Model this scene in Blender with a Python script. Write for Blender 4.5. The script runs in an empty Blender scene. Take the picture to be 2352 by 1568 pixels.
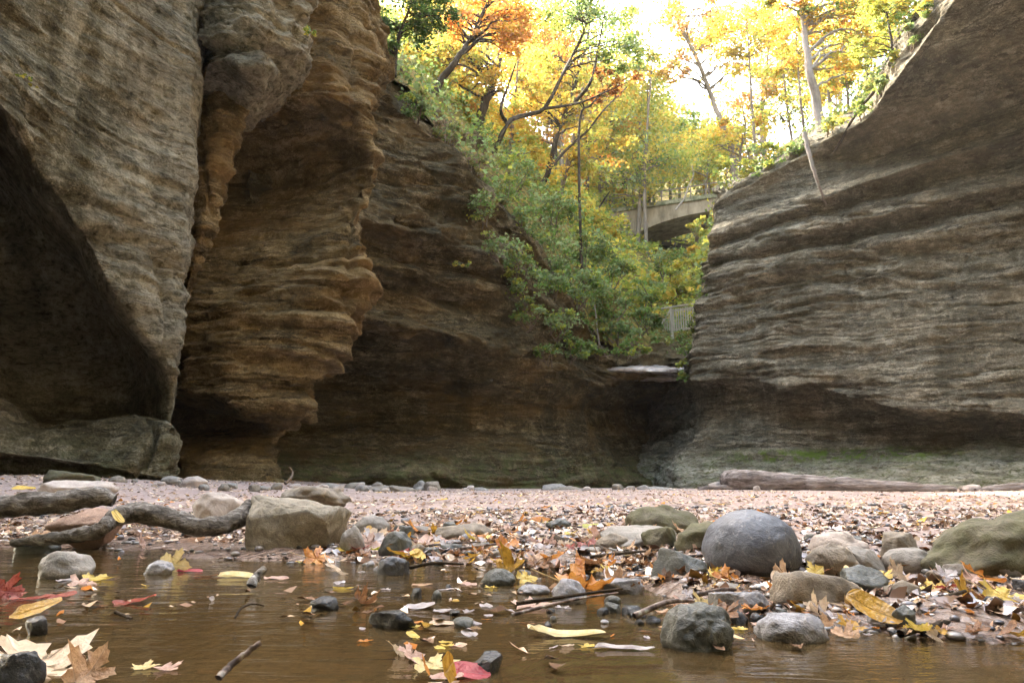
import bpy, bmesh, math, random
import numpy as np
from mathutils import Vector, Matrix

R = random.Random(7)
NP = np.random.RandomState(11)
scene = bpy.context.scene
COL = scene.collection

# ------------------------------------------------------------------ camera
W0, H0, F0 = 2352.0, 1568.0, 1650.0
CAM_Z = 0.22
PITCH = math.atan((1112 - 784) / F0)
cP, sP = math.cos(PITCH), math.sin(PITCH)
cam_d = bpy.data.cameras.new('camera')
cam = bpy.data.objects.new('camera', cam_d)
COL.objects.link(cam)
cam_d.sensor_width = 36.0
cam_d.lens = F0 / W0 * 36.0
cam_d.clip_start = 0.02
cam_d.clip_end = 1500
cam.location = (0, 0, CAM_Z)
cam.rotation_euler = (math.pi / 2 + PITCH, 0, 0)
scene.camera = cam
cam_d.dof.use_dof = False


def at(px, py, D):
    """the point seen at (px, py) of the 2352 wide photograph that lies D metres ahead"""
    cx, cy = (px - W0 / 2) / F0, (H0 / 2 - py) / F0
    y = cP - sP * cy
    z = sP + cP * cy
    k = D / y
    return Vector((cx * k, D, CAM_Z + z * k))


def at_np(px, py, D):
    cx, cy = (px - W0 / 2) / F0, (H0 / 2 - py) / F0
    y = cP - sP * cy
    z = sP + cP * cy
    k = D / y
    return np.stack([cx * k, D + 0 * k, CAM_Z + z * k], -1)


def on_plane(px, py, z=0.0):
    cx, cy = (px - W0 / 2) / F0, (H0 / 2 - py) / F0
    y = cP - sP * cy
    dz = sP + cP * cy
    k = (z - CAM_Z) / dz
    return Vector((cx * k, y * k, z))


# ------------------------------------------------------------------ object helpers
def tag(o, label=None, cat=None, group=None, kind=None):
    if label: o['label'] = label
    if cat: o['category'] = cat
    if group: o['group'] = group
    if kind: o['kind'] = kind
    return o


def link(name, me, mat=None, parent=None):
    o = bpy.data.objects.new(name, me)
    COL.objects.link(o)
    if mat is not None:
        me.materials.append(mat)
    if parent is not None:
        o.parent = parent
    return o


def empty(name, loc):
    o = bpy.data.objects.new(name, None)
    o.empty_display_size = 0.1
    COL.objects.link(o)
    o.location = loc
    return o


def np_mesh(name, V, F, smooth=True, col=None):
    """V (n,3), F (m,k) all faces with k corners"""
    V = np.asarray(V, np.float32); F = np.asarray(F, np.int32)
    me = bpy.data.meshes.new(name)
    m, k = F.shape
    me.vertices.add(len(V)); me.vertices.foreach_set('co', V.ravel())
    me.loops.add(m * k); me.loops.foreach_set('vertex_index', F.ravel())
    me.polygons.add(m)
    me.polygons.foreach_set('loop_start', np.arange(0, m * k, k, dtype=np.int32))
    me.polygons.foreach_set('loop_total', np.full(m, k, np.int32))
    if smooth:
        me.polygons.foreach_set('use_smooth', np.ones(m, bool))
    me.update(calc_edges=True)
    if col is not None:
        a = me.color_attributes.new('Col', 'FLOAT_COLOR', 'POINT')
        c = np.ones((len(V), 4), np.float32); c[:, :3] = col
        a.data.foreach_set('color', c.ravel())
    me.validate()
    return me


# ------------------------------------------------------------------ numpy noise
def _hash(ix, iy, iz, seed):
    with np.errstate(over='ignore'):
        h = (ix.astype(np.uint32) * np.uint32(374761393) + iy.astype(np.uint32) * np.uint32(668265263)
             + iz.astype(np.uint32) * np.uint32(2147483647) + np.uint32(seed) * np.uint32(974711))
        h = (h ^ (h >> np.uint32(13))) * np.uint32(1274126177)
        h = h ^ (h >> np.uint32(16))
        h = (h * np.uint32(2246822519)); h = h ^ (h >> np.uint32(13))
    return (h & np.uint32(0xffff)).astype(np.float64) / 32767.5 - 1.0


def vnoise(P, seed=0):
    P = np.asarray(P, np.float64)
    i = np.floor(P).astype(np.int64); f = P - i
    f = f * f * f * (f * (f * 6 - 15) + 10)
    x, y, z = i[..., 0], i[..., 1], i[..., 2]
    fx, fy, fz = f[..., 0], f[..., 1], f[..., 2]
    r = 0
    for dx in (0, 1):
        wx = fx if dx else 1 - fx
        for dy in (0, 1):
            wy = fy if dy else 1 - fy
            for dz in (0, 1):
                wz = fz if dz else 1 - fz
                r = r + wx * wy * wz * _hash(x + dx, y + dy, z + dz, seed)
    return r


def bnoise(P, seed=0, k=(2.2, 2.2, 6.0)):
    """blocky value noise: flat cells with steep, not vertical, steps between them"""
    P = np.asarray(P, np.float64)
    i = np.floor(P); f = P - i
    f = np.clip((f - .5) * np.array(k) + .5, 0, 1)
    f = f * f * (3 - 2 * f) * 0.999
    # invert the quintic fade only roughly: feed the sharpened fraction through linear blending
    i = i.astype(np.int64)
    r = 0
    for dx in (0, 1):
        for dy in (0, 1):
            for dz in (0, 1):
                w = (f[..., 0] if dx else 1 - f[..., 0]) * (f[..., 1] if dy else 1 - f[..., 1]) * (f[..., 2] if dz else 1 - f[..., 2])
                r = r + w * _hash(i[..., 0] + dx, i[..., 1] + dy, i[..., 2] + dz, seed)
    return r


def fbm(P, oct=4, seed=0, gain=0.5):
    P = np.asarray(P, np.float64); r = 0; a = 1.0
    for o in range(oct):
        r = r + a * vnoise(P * (2.03 ** o) + o * 17.3, seed + o)
        a *= gain
    return r


def smooth01(x):
    x = np.clip(x, 0, 1)
    return x * x * (3 - 2 * x)


# ------------------------------------------------------------------ material helpers
class NT:
    def __init__(s, name):
        s.m = bpy.data.materials.new(name); s.m.use_nodes = True
        s.t = s.m.node_tree; s.n = s.t.nodes; s.l = s.t.links
        s.n.clear()
        s.out = s.n.new('ShaderNodeOutputMaterial')

    def node(s, kind, **kw):
        nd = s.n.new('ShaderNode' + kind)
        for k, v in kw.items():
            if k.startswith('_'):
                setattr(nd, k[1:], v)
            else:
                s.put(nd, k.replace('_', ' ') if k not in nd.inputs else k, v)
        return nd

    def put(s, nd, k, v):
        inp = nd.inputs[k] if not isinstance(k, int) else nd.inputs[k]
        if isinstance(v, bpy.types.NodeSocket):
            s.l.new(v, inp)
        else:
            inp.default_value = v

    def coord(s, kind='Object'):
        return s.n.new('ShaderNodeTexCoord').outputs[kind]

    def pos(s):
        return s.n.new('ShaderNodeNewGeometry').outputs['Position']

    def mapping(s, vec, scale=(1, 1, 1), loc=(0, 0, 0), rot=(0, 0, 0)):
        m = s.n.new('ShaderNodeMapping'); s.l.new(vec, m.inputs[0])
        m.inputs['Scale'].default_value = scale; m.inputs['Location'].default_value = loc
        m.inputs['Rotation'].default_value = rot
        return m.outputs[0]

    def noise(s, vec, scale, detail=5, rough=0.55, dist=0.0):
        nd = s.n.new('ShaderNodeTexNoise'); s.l.new(vec, nd.inputs['Vector'])
        nd.inputs['Scale'].default_value = scale; nd.inputs['Detail'].default_value = detail
        nd.inputs['Roughness'].default_value = rough; nd.inputs['Distortion'].default_value = dist
        return nd.outputs['Fac']

    def voro(s, vec, scale, feature='F1', out='Distance', rnd=1.0):
        nd = s.n.new('ShaderNodeTexVoronoi'); nd.feature = feature
        s.l.new(vec, nd.inputs['Vector']); nd.inputs['Scale'].default_value = scale
        nd.inputs['Randomness'].default_value = rnd
        return nd.outputs[out]

    def ramp(s, fac, stops):
        nd = s.n.new('ShaderNodeValToRGB'); s.l.new(fac, nd.inputs[0])
        el = nd.color_ramp.elements
        while len(el) > 1: el.remove(el[-1])
        el[0].position = stops[0][0]; el[0].color = c4(stops[0][1])
        for p, c in stops[1:]:
            e = el.new(p); e.color = c4(c)
        return nd.outputs[0]

    def mix(s, fac, a, b, mode='MIX'):
        nd = s.n.new('ShaderNodeMix'); nd.data_type = 'RGBA'; nd.blend_type = mode
        for i, v in ((0, fac), (6, a), (7, b)):
            if isinstance(v, bpy.types.NodeSocket): s.l.new(v, nd.inputs[i])
            elif i == 0: nd.inputs[0].default_value = v
            else: nd.inputs[i].default_value = c4(v)
        return nd.outputs[2]

    def math(s, op, a, b=0.0, clamp=False):
        nd = s.n.new('ShaderNodeMath'); nd.operation = op; nd.use_clamp = clamp
        for i, v in ((0, a), (1, b)):
            if isinstance(v, bpy.types.NodeSocket): s.l.new(v, nd.inputs[i])
            else: nd.inputs[i].default_value = v
        return nd.outputs[0]

    def maprange(s, v, a, b, c=0.0, d=1.0):
        nd = s.n.new('ShaderNodeMapRange'); nd.clamp = True
        s.l.new(v, nd.inputs[0])
        for i, x in enumerate((a, b, c, d)): nd.inputs[i + 1].default_value = x
        return nd.outputs[0]

    def sep(s, vec):
        nd = s.n.new('ShaderNodeSeparateXYZ'); s.l.new(vec, nd.inputs[0]); return nd.outputs

    def bump(s, h, strength=0.5, dist=0.05, normal=None):
        nd = s.n.new('ShaderNodeBump'); s.l.new(h, nd.inputs['Height'])
        nd.inputs['Strength'].default_value = strength; nd.inputs['Distance'].default_value = dist
        if normal is not None: s.l.new(normal, nd.inputs['Normal'])
        return nd.outputs[0]

    def principled(s, color, rough=0.8, spec=0.3, normal=None, **kw):
        nd = s.n.new('ShaderNodeBsdfPrincipled')
        for k, v in (('Base Color', color), ('Roughness', rough), ('Specular IOR Level', spec)):
            if isinstance(v, bpy.types.NodeSocket): s.l.new(v, nd.inputs[k])
            else: nd.inputs[k].default_value = c4(v) if k == 'Base Color' else v
        if normal is not None: s.l.new(normal, nd.inputs['Normal'])
        for k, v in kw.items():
            s.put(nd, k.replace('_', ' '), v)
        return nd.outputs[0]

    def done(s, sh):
        s.l.new(sh, s.out.inputs['Surface']); return s.m


def c4(c):
    return tuple(c) if len(c) == 4 else (c[0], c[1], c[2], 1.0)


def hexc(h):
    """sRGB hex to linear"""
    v = [int(h[i:i + 2], 16) / 255 for i in (0, 2, 4)]
    return tuple(x / 12.92 if x < .04045 else ((x + .055) / 1.055) ** 2.4 for x in v)


# ------------------------------------------------------------------ world, sun, render settings
SUN_EL, SUN_AZ = math.radians(43), math.radians(-38)
world = bpy.data.worlds.new('World'); scene.world = world
world.use_nodes = True
wn = world.node_tree.nodes; wl = world.node_tree.links
bg = wn['Background']
sky = wn.new('ShaderNodeTexSky'); sky.sky_type = 'NISHITA'; sky.sun_disc = False
sky.sun_elevation = SUN_EL; sky.sun_rotation = SUN_AZ
sky.air_density = 1.0; sky.dust_density = 2.5; sky.ozone_density = 0.6
wm = wn.new('ShaderNodeMix'); wm.data_type = 'RGBA'; wm.blend_type = 'MULTIPLY'; wm.inputs[0].default_value = 1.0
wm.inputs[7].default_value = (1.12, 1.0, 0.80, 1)
wl.new(sky.outputs[0], wm.inputs[6]); wl.new(wm.outputs[2], bg.inputs[0]); bg.inputs[1].default_value = 0.15
sun_d = bpy.data.lights.new('sun', 'SUN'); sun_d.energy = 2.0; sun_d.angle = math.radians(0.6)
sun_d.color = (1.0, 0.93, 0.80)
sun = bpy.data.objects.new('sun', sun_d); COL.objects.link(sun)
dvec = Vector((math.sin(SUN_AZ) * math.cos(SUN_EL), math.cos(SUN_AZ) * math.cos(SUN_EL), math.sin(SUN_EL)))
sun.rotation_euler = dvec.to_track_quat('Z', 'Y').to_euler()
sun.location = dvec * 200
vs = scene.view_settings
scene.display_settings.display_device = 'sRGB'
vs.view_transform = 'Standard'; vs.look = 'None'; vs.gamma = 1.0; vs.use_curve_mapping = False
vs.exposure = 4.3
cy = scene.cycles
cy.max_bounces = 7; cy.diffuse_bounces = 2; cy.glossy_bounces = 3; cy.transmission_bounces = 4
cy.transparent_max_bounces = 10; cy.caustics_reflective = False; cy.caustics_refractive = False
cy.use_denoising = True
try:
    cy.denoiser = 'OPENIMAGEDENOISE'; cy.denoising_input_passes = 'RGB_ALBEDO_NORMAL'
except Exception:
    pass
cy.sample_clamp_indirect = 6.0
# ------------------------------------------------------------------ rock material
def rock_mat(name, dark, mid, light, orange=0.25, moss=0.0, moss_z=0.5, streak=0.5, scour=0.0, bump=1.0, lines_=1.0, wash=0.0):
    t = NT(name)
    p = t.pos()
    lo = t.noise(p, 0.35, 4, 0.6)
    strat = t.noise(t.mapping(p, (0.5, 0.5, 2.8)), 1.3, 6, 0.65, 0.6)
    mott = t.noise(t.mapping(p, (1, 1, 1.5)), 1.7, 8, 0.74, 0.3)
    fine = t.noise(t.mapping(p, (1, 1, 1.9)), 7.0, 6, 0.72, 0.5)
    grit = t.noise(p, 34.0, 4, 0.78)
    vert = t.noise(t.mapping(p, (2.2, 2.2, 0.28)), 1.3, 4, 0.7, 0.5)
    f = t.math('ADD', t.math('MULTIPLY', strat, 0.26), t.math('MULTIPLY', mott, 0.34))
    f = t.math('ADD', f, t.math('MULTIPLY', vert, 0.34 * streak))
    f = t.math('ADD', f, t.math('MULTIPLY', fine, 0.30))
    f = t.math('ADD', f, t.math('MULTIPLY', grit, 0.30))
    mean = 0.5 * (0.26 + 0.34 + 0.34 * streak + 0.30 + 0.30)
    f = t.maprange(f, mean - 0.15, mean + 0.15, 0, 1)
    c = t.ramp(f, [(0.06, dark), (0.5, mid), (0.95, light)])
    wp = t.n.new('ShaderNodeVectorMath'); wp.operation = 'MULTIPLY_ADD'
    t.l.new(p, wp.inputs[0]); wp.inputs[1].default_value = (0.16, 0.16, 2.6); 
    wv = t.n.new('ShaderNodeCombineXYZ'); t.l.new(t.math('MULTIPLY', mott, 0.9), wv.inputs[2]); t.l.new(wv.outputs[0], wp.inputs[2])
    bn = t.noise(wp.outputs[0], 1.1, 3, 0.6)
    bline = t.maprange(t.math('ABSOLUTE', t.math('SUBTRACT', bn, 0.5)), 0.004, 0.022, 1, 0)
    bline2 = t.maprange(t.math('ABSOLUTE', t.math('SUBTRACT', bn, 0.43)), 0.003, 0.014, 1, 0)
    bline = t.math('MULTIPLY', t.math('MAXIMUM', bline, bline2), t.maprange(mott, .40, .58, 0, 1))
    vc = t.voro(wp.outputs[0], 1.35, 'DISTANCE_TO_EDGE')
    crack = t.math('MULTIPLY', t.maprange(vc, 0.004, 0.026, 1, 0), t.maprange(strat, .50, .64, 0, 1))
    lines = t.math('MULTIPLY', t.math('MAXIMUM', bline, crack), lines_)
    c = t.mix(t.math('MULTIPLY', lines, 0.75), c, tuple(x * .35 for x in dark))
    if wash:
        # pale mineral wash running down the outer edge of the slab
        xyz0 = t.sep(p)
        wm_ = t.math('MULTIPLY', t.maprange(t.math('ADD', xyz0[1], t.math('MULTIPLY', t.math('SUBTRACT', vert, .5), 3.0)), 8.2, 9.2, 0, 1), t.maprange(xyz0[2], 1.2, 2.0, 0, 1))
        c = t.mix(t.math('MULTIPLY', t.math('MULTIPLY', wm_, t.maprange(fine, .36, .56, 0, 1)), wash), c, (0.50, 0.44, 0.33))
    # pale lichen flecks
    fl = t.ramp(t.noise(p, 14.0, 5, 0.8), [(0.60, (0, 0, 0)), (0.70, (1, 1, 1))])
    c = t.mix(t.math('MULTIPLY', fl, 0.35), c, tuple(min(1, x * 1.7) for x in light))
    # iron stain
    o = t.ramp(t.noise(t.mapping(p, (0.6, 0.6, 1.2), (3, 1, 2)), 0.9, 4, 0.6), [(0.48, (0, 0, 0)), (0.66, (1, 1, 1))])
    c = t.mix(t.math('MULTIPLY', o, orange), c, (0.30, 0.175, 0.06))
    # dark algae stain
    a = t.ramp(t.noise(t.mapping(p, (1, 1, 0.35), (7, 3, 1)), 0.8, 5, 0.65), [(0.50, (0, 0, 0)), (0.68, (1, 1, 1))])
    c = t.mix(t.math('MULTIPLY', a, 0.45), c, (0.055, 0.055, 0.035))
    if moss > 0:
        z = t.sep(p)[2]
        mz = t.maprange(t.math('ADD', z, t.math('MULTIPLY', lo, 0.8)), moss_z + 0.8, moss_z, 0, 1)
        mn = t.ramp(t.noise(t.mapping(p, (1, 1, 1.6)), 2.2, 6, 0.7), [(0.42, (0, 0, 0)), (0.62, (1, 1, 1))])
        mf = t.math('MULTIPLY', t.math('MULTIPLY', mz, mn), moss)
        c = t.mix(mf, c, (0.15, 0.18, 0.06))
    if scour > 0:
        xyz = t.sep(p)
        zz = t.math('ADD', xyz[2], t.math('MULTIPLY', t.math('SUBTRACT', lo, .5), 0.9))
        sm = t.math('MULTIPLY', t.maprange(zz, scour + .25, scour - .35, 0, 1), t.ramp(fine, [(.40, (0, 0, 0)), (.55, (1, 1, 1))]))
        pale = t.ramp(t.noise(t.mapping(p, (.6, .6, 2.5)), 2.0, 6, .7), [(.36, (0.16, .15, .11)), (.5, (.40, .38, .29)), (.62, (.60, .56, .46))])
        c = t.mix(t.math('MULTIPLY', sm, .8), c, pale)
        # a strip of bright moss along the seep line
        bz = t.math('MULTIPLY', t.maprange(xyz[2], .80, .98, 0, 1), t.maprange(xyz[2], 1.32, 1.16, 0, 1))
        bx = t.math('MULTIPLY', t.maprange(xyz[0], 6.4, 7.6, 0, 1), t.maprange(xyz[0], 12.4, 10.8, 0, 1))
        mo = t.ramp(t.noise(t.mapping(p, (1, 1, 1.2)), 2.6, 7, .72), [(.46, (0, 0, 0)), (.58, (1, 1, 1))])
        c = t.mix(t.math('MULTIPLY', t.math('MULTIPLY', bz, bx), mo), c, (0.16, 0.23, 0.04))
    hb = t.math('ADD', t.math('MULTIPLY', strat, 0.6), t.math('MULTIPLY', fine, 0.6))
    hb = t.math('ADD', hb, t.math('MULTIPLY', mott, 0.7))
    hb = t.math('ADD', hb, t.math('MULTIPLY', grit, 0.30))
    hb = t.math('SUBTRACT', hb, t.math('MULTIPLY', lines, 0.45))
    n = t.bump(hb, 1.0 * bump, 0.17)
    return t.done(t.principled(c, 0.9, 0.18, n))


M_ROCK_A = rock_mat('rock_grey_brown', (0.038, 0.032, 0.018), (0.165, 0.140, 0.080), (0.54, 0.47, 0.33), 0.14, 0.5, 0.5, 1.0, lines_=.6, wash=.5)
M_ROCK_B = rock_mat('rock_warm', (0.055, 0.037, 0.015), (0.235, 0.160, 0.068), (0.60, 0.45, 0.24), 0.6, 0.5, 0.3, 0.4)
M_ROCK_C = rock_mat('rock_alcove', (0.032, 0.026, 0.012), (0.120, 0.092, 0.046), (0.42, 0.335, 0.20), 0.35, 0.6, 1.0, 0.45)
M_ROCK_E = rock_mat('rock_right', (0.045, 0.038, 0.025), (0.205, 0.180, 0.128), (0.62, 0.55, 0.42), 0.12, 0.85, 1.0, 0.45, scour=0.95)


# ------------------------------------------------------------------ cliff builder
def lin_resample(A, t):
    """A (n,...) sampled at parameters t in [0,n-1]"""
    i = np.clip(np.floor(t).astype(int), 0, len(A) - 2)
    f = (t - i).reshape((-1,) + (1,) * (A.ndim - 1))
    return A[i] * (1 - f) + A[i + 1] * f


def box_smooth(G, axis, k):
    if k < 1: return G
    pad = [(0, 0)] * G.ndim; pad[axis] = (k, k)
    Q = np.pad(G, pad, mode='edge')
    c = np.cumsum(Q, axis=axis)
    z = np.zeros_like(np.take(c, [0], axis=axis))
    c = np.concatenate([z, c], axis=axis)
    n = G.shape[axis]
    a = np.take(c, range(2 * k + 1, 2 * k + 1 + n), axis=axis)
    b = np.take(c, range(0, n), axis=axis)
    return (a - b) / (2 * k + 1)


def grid_surface(rows, step_u, step_v, ku=4, kv=3, maxn=520):
    """rows: top to bottom lists of (px, py, D[, rough]); dense smoothed world grid"""
    G = []
    for r in rows:
        G.append([tuple(at(c[0], c[1], c[2])) + ((c[3] if len(c) > 3 else 1.0),) for c in r])
    G = np.array(G, np.float64)
    du = np.linalg.norm(np.diff(G[..., :3], axis=1), axis=2).mean(0)
    dv = np.linalg.norm(np.diff(G[..., :3], axis=0), axis=2).mean(1)
    def params(d, step):
        cs = np.concatenate([[0], np.cumsum(np.maximum(d, 1e-3))])
        n = int(min(maxn, max(12, cs[-1] / step)))
        return np.interp(np.linspace(0, cs[-1], n), cs, np.arange(len(cs)))
    tv, tu = params(dv, step_v), params(du, step_u)
    S = lin_resample(G, tv)
    S = np.swapaxes(lin_resample(np.swapaxes(S, 0, 1), tu), 0, 1)
    for _ in range(2):
        S = box_smooth(S, 0, kv); S = box_smooth(S, 1, ku)
    return S[..., :3], S[..., 3]


def grid_normals(S, toward=None):
    gu = np.gradient(S, axis=1); gv = np.gradient(S, axis=0)
    n = np.cross(gu, gv)
    n /= np.maximum(np.linalg.norm(n, axis=2, keepdims=True), 1e-9)
    if toward is not None:
        if ((np.array(toward) - S) * n).sum(2).mean() < 0: n = -n
    return n


def grid_faces(nv, nu):
    i = np.arange(nv * nu).reshape(nv, nu)
    return np.stack([i[:-1, :-1], i[1:, :-1], i[1:, 1:], i[:-1, 1:]], -1).reshape(-1, 4)


def strata(P, w, seed, big=0.35, ledge=0.22, thin=0.07, rough=0.05):
    warp = np.stack([vnoise(P * 0.25, seed + 50), vnoise(P * 0.25, seed + 51), 0.8 * vnoise(P * (0.22, 0.22, 0.3), seed + 52)], -1)
    Q = P + warp * 0.7
    d = big * fbm(Q * (0.28, 0.28, 0.4), 3, seed)
    s = fbm(Q * (0.22, 0.22, 1.3), 3, seed + 5)
    s = np.sign(s) * np.abs(s) ** 0.7
    d = d + 0.42 * ledge * s * w
    amp = np.clip(0.55 + 0.75 * fbm(P * 0.45, 2, seed + 20), 0.05, 1.6)
    d = d + 1.2 * ledge * w * amp * bnoise(Q * (0.42, 0.42, 1.9), seed + 60)
    Q2 = Q + 0.12 * np.stack([vnoise(P * 1.7, seed + 70), vnoise(P * 1.7, seed + 71), vnoise(P * (1.1, 1.1, 2), seed + 72)], -1)
    d = d + thin * 1.3 * w * amp * bnoise(Q2 * (1.3, 1.3, 4.6), seed + 61)
    d = d + thin * 0.55 * w * amp * bnoise(Q2 * (2.3, 2.3, 9.5), seed + 62, (3.5, 3.5, 8.0))
    d = d + thin * 0.8 * w * fbm(Q * (0.6, 0.6, 5.5), 3, seed + 9)
    zz = Q2[..., 2] + 0.05 * Q2[..., 0]
    for fr, dep, sd in ((1.5, .75, 90), (3.6, .42, 91)):
        L = np.stack([0 * zz + .5 + 0.12 * Q2[..., 0] * .3, 0.04 * Q2[..., 1], zz * fr], -1)
        b = vnoise(L, seed + sd)
        m = np.clip(.35 + 1.1 * vnoise(P * (.5, .5, .9), seed + sd + 5), 0, 1)
        d = d - dep * ledge * w * m * np.exp(-(b / .055) ** 2)
    r = fbm(P * (1.5, 1.5, 2.6), 5, seed + 13, 0.6)
    d = d + rough * r * (0.35 + 0.65 * w)
    # vertical joints: sparse cracks
    c = np.abs(vnoise(P * (0.55, 0.55, 0.12) + 9.1, seed + 30))
    d = d - 0.10 * w * np.exp(-(c / 0.02) ** 2)
    return d


def cliff(name, rows, mat, seed, step=0.05, ku=4, kv=3, label=None, maxn=760, toward=(0, 0, 2), **kw):
    S, w = grid_surface(rows, step, step * .62, ku, kv, maxn)
    n = grid_normals(S, toward)
    # displace along a normal softened over the neighbourhood so that ledges do not fold
    ns = n.copy()
    for _ in range(2):
        ns = box_smooth(ns, 0, 12); ns = box_smooth(ns, 1, 8)
    ns /= np.maximum(np.linalg.norm(ns, axis=2, keepdims=True), 1e-9)
    d = strata(S, w, seed, **kw)
    V = S + ns * d[..., None]
    nv, nu = V.shape[:2]
    me = np_mesh(name, V.reshape(-1, 3), grid_faces(nv, nu))
    o = link(name, me, mat)
    tag(o, label=label, kind='structure')
    return o, V


# ---- near left buttress: overhanging slab over a smooth dark alcove and a base ledge
A = [
 [(-700,-1100,3.9,.6),(0,-1000,7.0,.6),(150,-1000,7.8,.6),(300,-1000,8.6,.6),(380,-1000,9.1,.6),(430,-1000,9.5,.6),(465,-1000,9.8,.6),(470,-1000,11.8),(470,-1000,15)],
 [(-700,-150,3.9,.6),(0,0,7.2,.6),(150,0,8.0,.6),(290,0,8.7,.6),(370,0,9.2,.6),(420,0,9.5,.6),(462,0,9.8,.6),(462,0,11.8),(462,0,15)],
 [(-700,-80,3.8,.6),(0,110,7.1,.6),(115,170,7.9,.6),(237,260,8.6,.6),(328,310,9.2,.6),(393,340,9.5,.6),(444,380,9.75,.6),(438,380,12),(438,380,15)],
 [(-700,-20,3.7,1.1),(0,190,7.05,1.1),(82,290,7.8,1.1),(192,440,8.5,1.1),(278,560,9.0,1.1),(360,620,9.4,1.1),(419,640,9.65,1.1),(413,640,12),(413,640,15)],
 [(-700,60,3.65,1.1),(0,232,7.0,1.1),(60,340,7.75,1.1),(166,508,8.4,1.1),(254,655,8.85,1.1),(334,765,9.2,1.1),(401,850,9.45,1.1),(394,850,12),(394,850,15)],
 [(-700,150,3.8,.15),(0,262,7.6,.1),(58,378,8.3,.1),(162,535,8.9,.1),(249,682,9.2,.1),(329,790,9.4,.1),(399,862,9.5,.1),(392,862,12),(392,862,15)],
 [(-700,420,4.64,.15),(0,430,10.40,.1),(69,500,10.30,.1),(171,620,10.60,.1),(256,730,10.70,.1),(334,815,10.15,.1),(398,880,9.55,.1),(391,880,12.00),(391,880,15.00)],
 [(-700,700,5.23,.15),(0,700,10.90,.1),(90,740,11.20,.1),(196,800,11.40,.1),(277,840,11.40,.1),(346,880,10.55,.1),(394,920,9.60,.1),(387,920,12.00),(387,920,15.00)],
 [(-700,900,5.14,.15),(0,905,10.60,.1),(110,955,10.90,.1),(220,960,11.10,.1),(300,965,11.10,.1),(355,970,10.40,.1),(386,975,9.60,.1),(380,975,12.00),(380,975,15.00)],
 [(-700,925,4.4,2.4),(0,928,8.8,2.4),(100,968,9.1,2.4),(210,972,9.3,2.4),(295,977,9.4,2.4),(352,982,9.4,2.4),(383,986,9.4,2.4),(378,986,12),(378,986,15)],
 [(-700,990,4.2,2.4),(0,985,8.4,2.4),(100,1005,8.7,2.4),(205,1015,8.9,2.4),(292,1022,9.1,2.4),(355,1028,9.2,2.4),(392,1030,9.25,2.4),(385,1030,12),(385,1030,15)],
 [(-700,1030,4.0,2.4),(0,1038,7.9,2.4),(100,1048,8.2,2.4),(202,1062,8.5,2.4),(292,1074,8.7,2.4),(360,1082,8.9,2.4),(407,1086,9.05,2.4),(398,1086,12),(398,1086,15)],
 [(-700,1050,4.05,2.4),(0,1064,8.35,2.4),(100,1070,8.55,2.4),(202,1082,8.65,2.4),(292,1090,8.75,2.4),(360,1094,8.80,2.4),(409,1096,8.80,2.4),(399,1096,12),(399,1096,15)],
 [(-700,1160,4.3,2.4),(0,1140,8.6,2.4),(100,1140,8.8,2.4),(202,1140,8.9,2.4),(292,1140,9.0,2.4),(360,1140,9.1,2.4),(410,1140,9.1,2.4),(400,1140,12),(400,1140,15)],
]
cliff('cliff', A, M_ROCK_A, 3, 0.042, 3, 2, 'weathered grey sandstone slab overhanging a smooth dark alcove at the left',
      big=0.10, ledge=0.10, thin=0.05, rough=0.06)

# ---- narrow ribbed pillar in the cleft
A2 = [
 [(430,140,14),(438,150,11.4),(500,140,11.0),(575,150,11.3),(560,150,14)],
 [(430,250,14),(447,255,11.1),(510,255,10.8),(570,262,11.1),(555,262,14)],
 [(425,320,14),(443,330,11.0),(495,325,10.7),(545,320,11.0),(530,320,14)],
 [(420,420,14),(436,420,11.0),(480,425,10.7),(520,430,11.0),(505,430,14)],
 [(410,520,14),(428,520,11.1),(468,515,10.8),(505,505,11.1),(490,505,14)],
 [(405,600,14),(422,600,11.3),(445,605,11.1),(466,610,11.4),(450,610,14)],
 [(400,700,14),(413,700,11.8),(420,700,11.7),(428,700,11.9),(420,700,14)],
 [(400,760,14),(408,760,12.4),(412,760,12.4),(416,760,12.4),(410,760,14)],
]
cliff('cliff', A2, M_ROCK_B, 8, 0.03, 2, 2, 'narrow olive rock rib wedged in the cleft beside the grey slab', big=0.03, ledge=0.05, thin=0.045, rough=0.07)

# ---- rough brow above the cleft
AB = [
 [(380,-900,10.2),(480,-900,10.0),(590,-900,10.3),(725,-900,11.5),(735,-900,14)],
 [(420,-100,10.1),(500,-100,9.9),(600,-100,10.2),(718,-100,11.2),(725,-100,14)],
 [(445,0,10.0),(510,0,9.8),(600,0,10.1),(716,0,11.1),(720,0,14)],
 [(455,60,9.95),(520,70,9.7),(600,70,9.9),(698,62,10.9),(704,62,14)],
 [(465,110,9.9),(520,110,9.6),(600,118,9.7),(697,128,10.8),(700,128,14)],
 [(470,150,9.9,.4),(530,140,9.7,.4),(600,170,9.85,.4),(685,165,10.9,.4),(688,165,14)],
 [(466,185,10.4,.3),(530,185,10.3,.3),(600,210,10.4,.3),(655,195,11.2,.3),(655,195,14)],
 [(455,240,11.4,.3),(520,245,11.4,.3),(575,255,11.3,.3),(618,240,11.8,.3),(610,240,14)],
 [(455,270,13),(520,275,13),(560,270,13),(590,262,13.2),(585,260,14)],
]
cliff('cliff', AB, M_ROCK_A, 15, 0.036, 2, 2, 'rough knobbly rock brow jutting out above the dark cleft', big=0.07, ledge=0.11, thin=0.11, rough=0.13)

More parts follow.
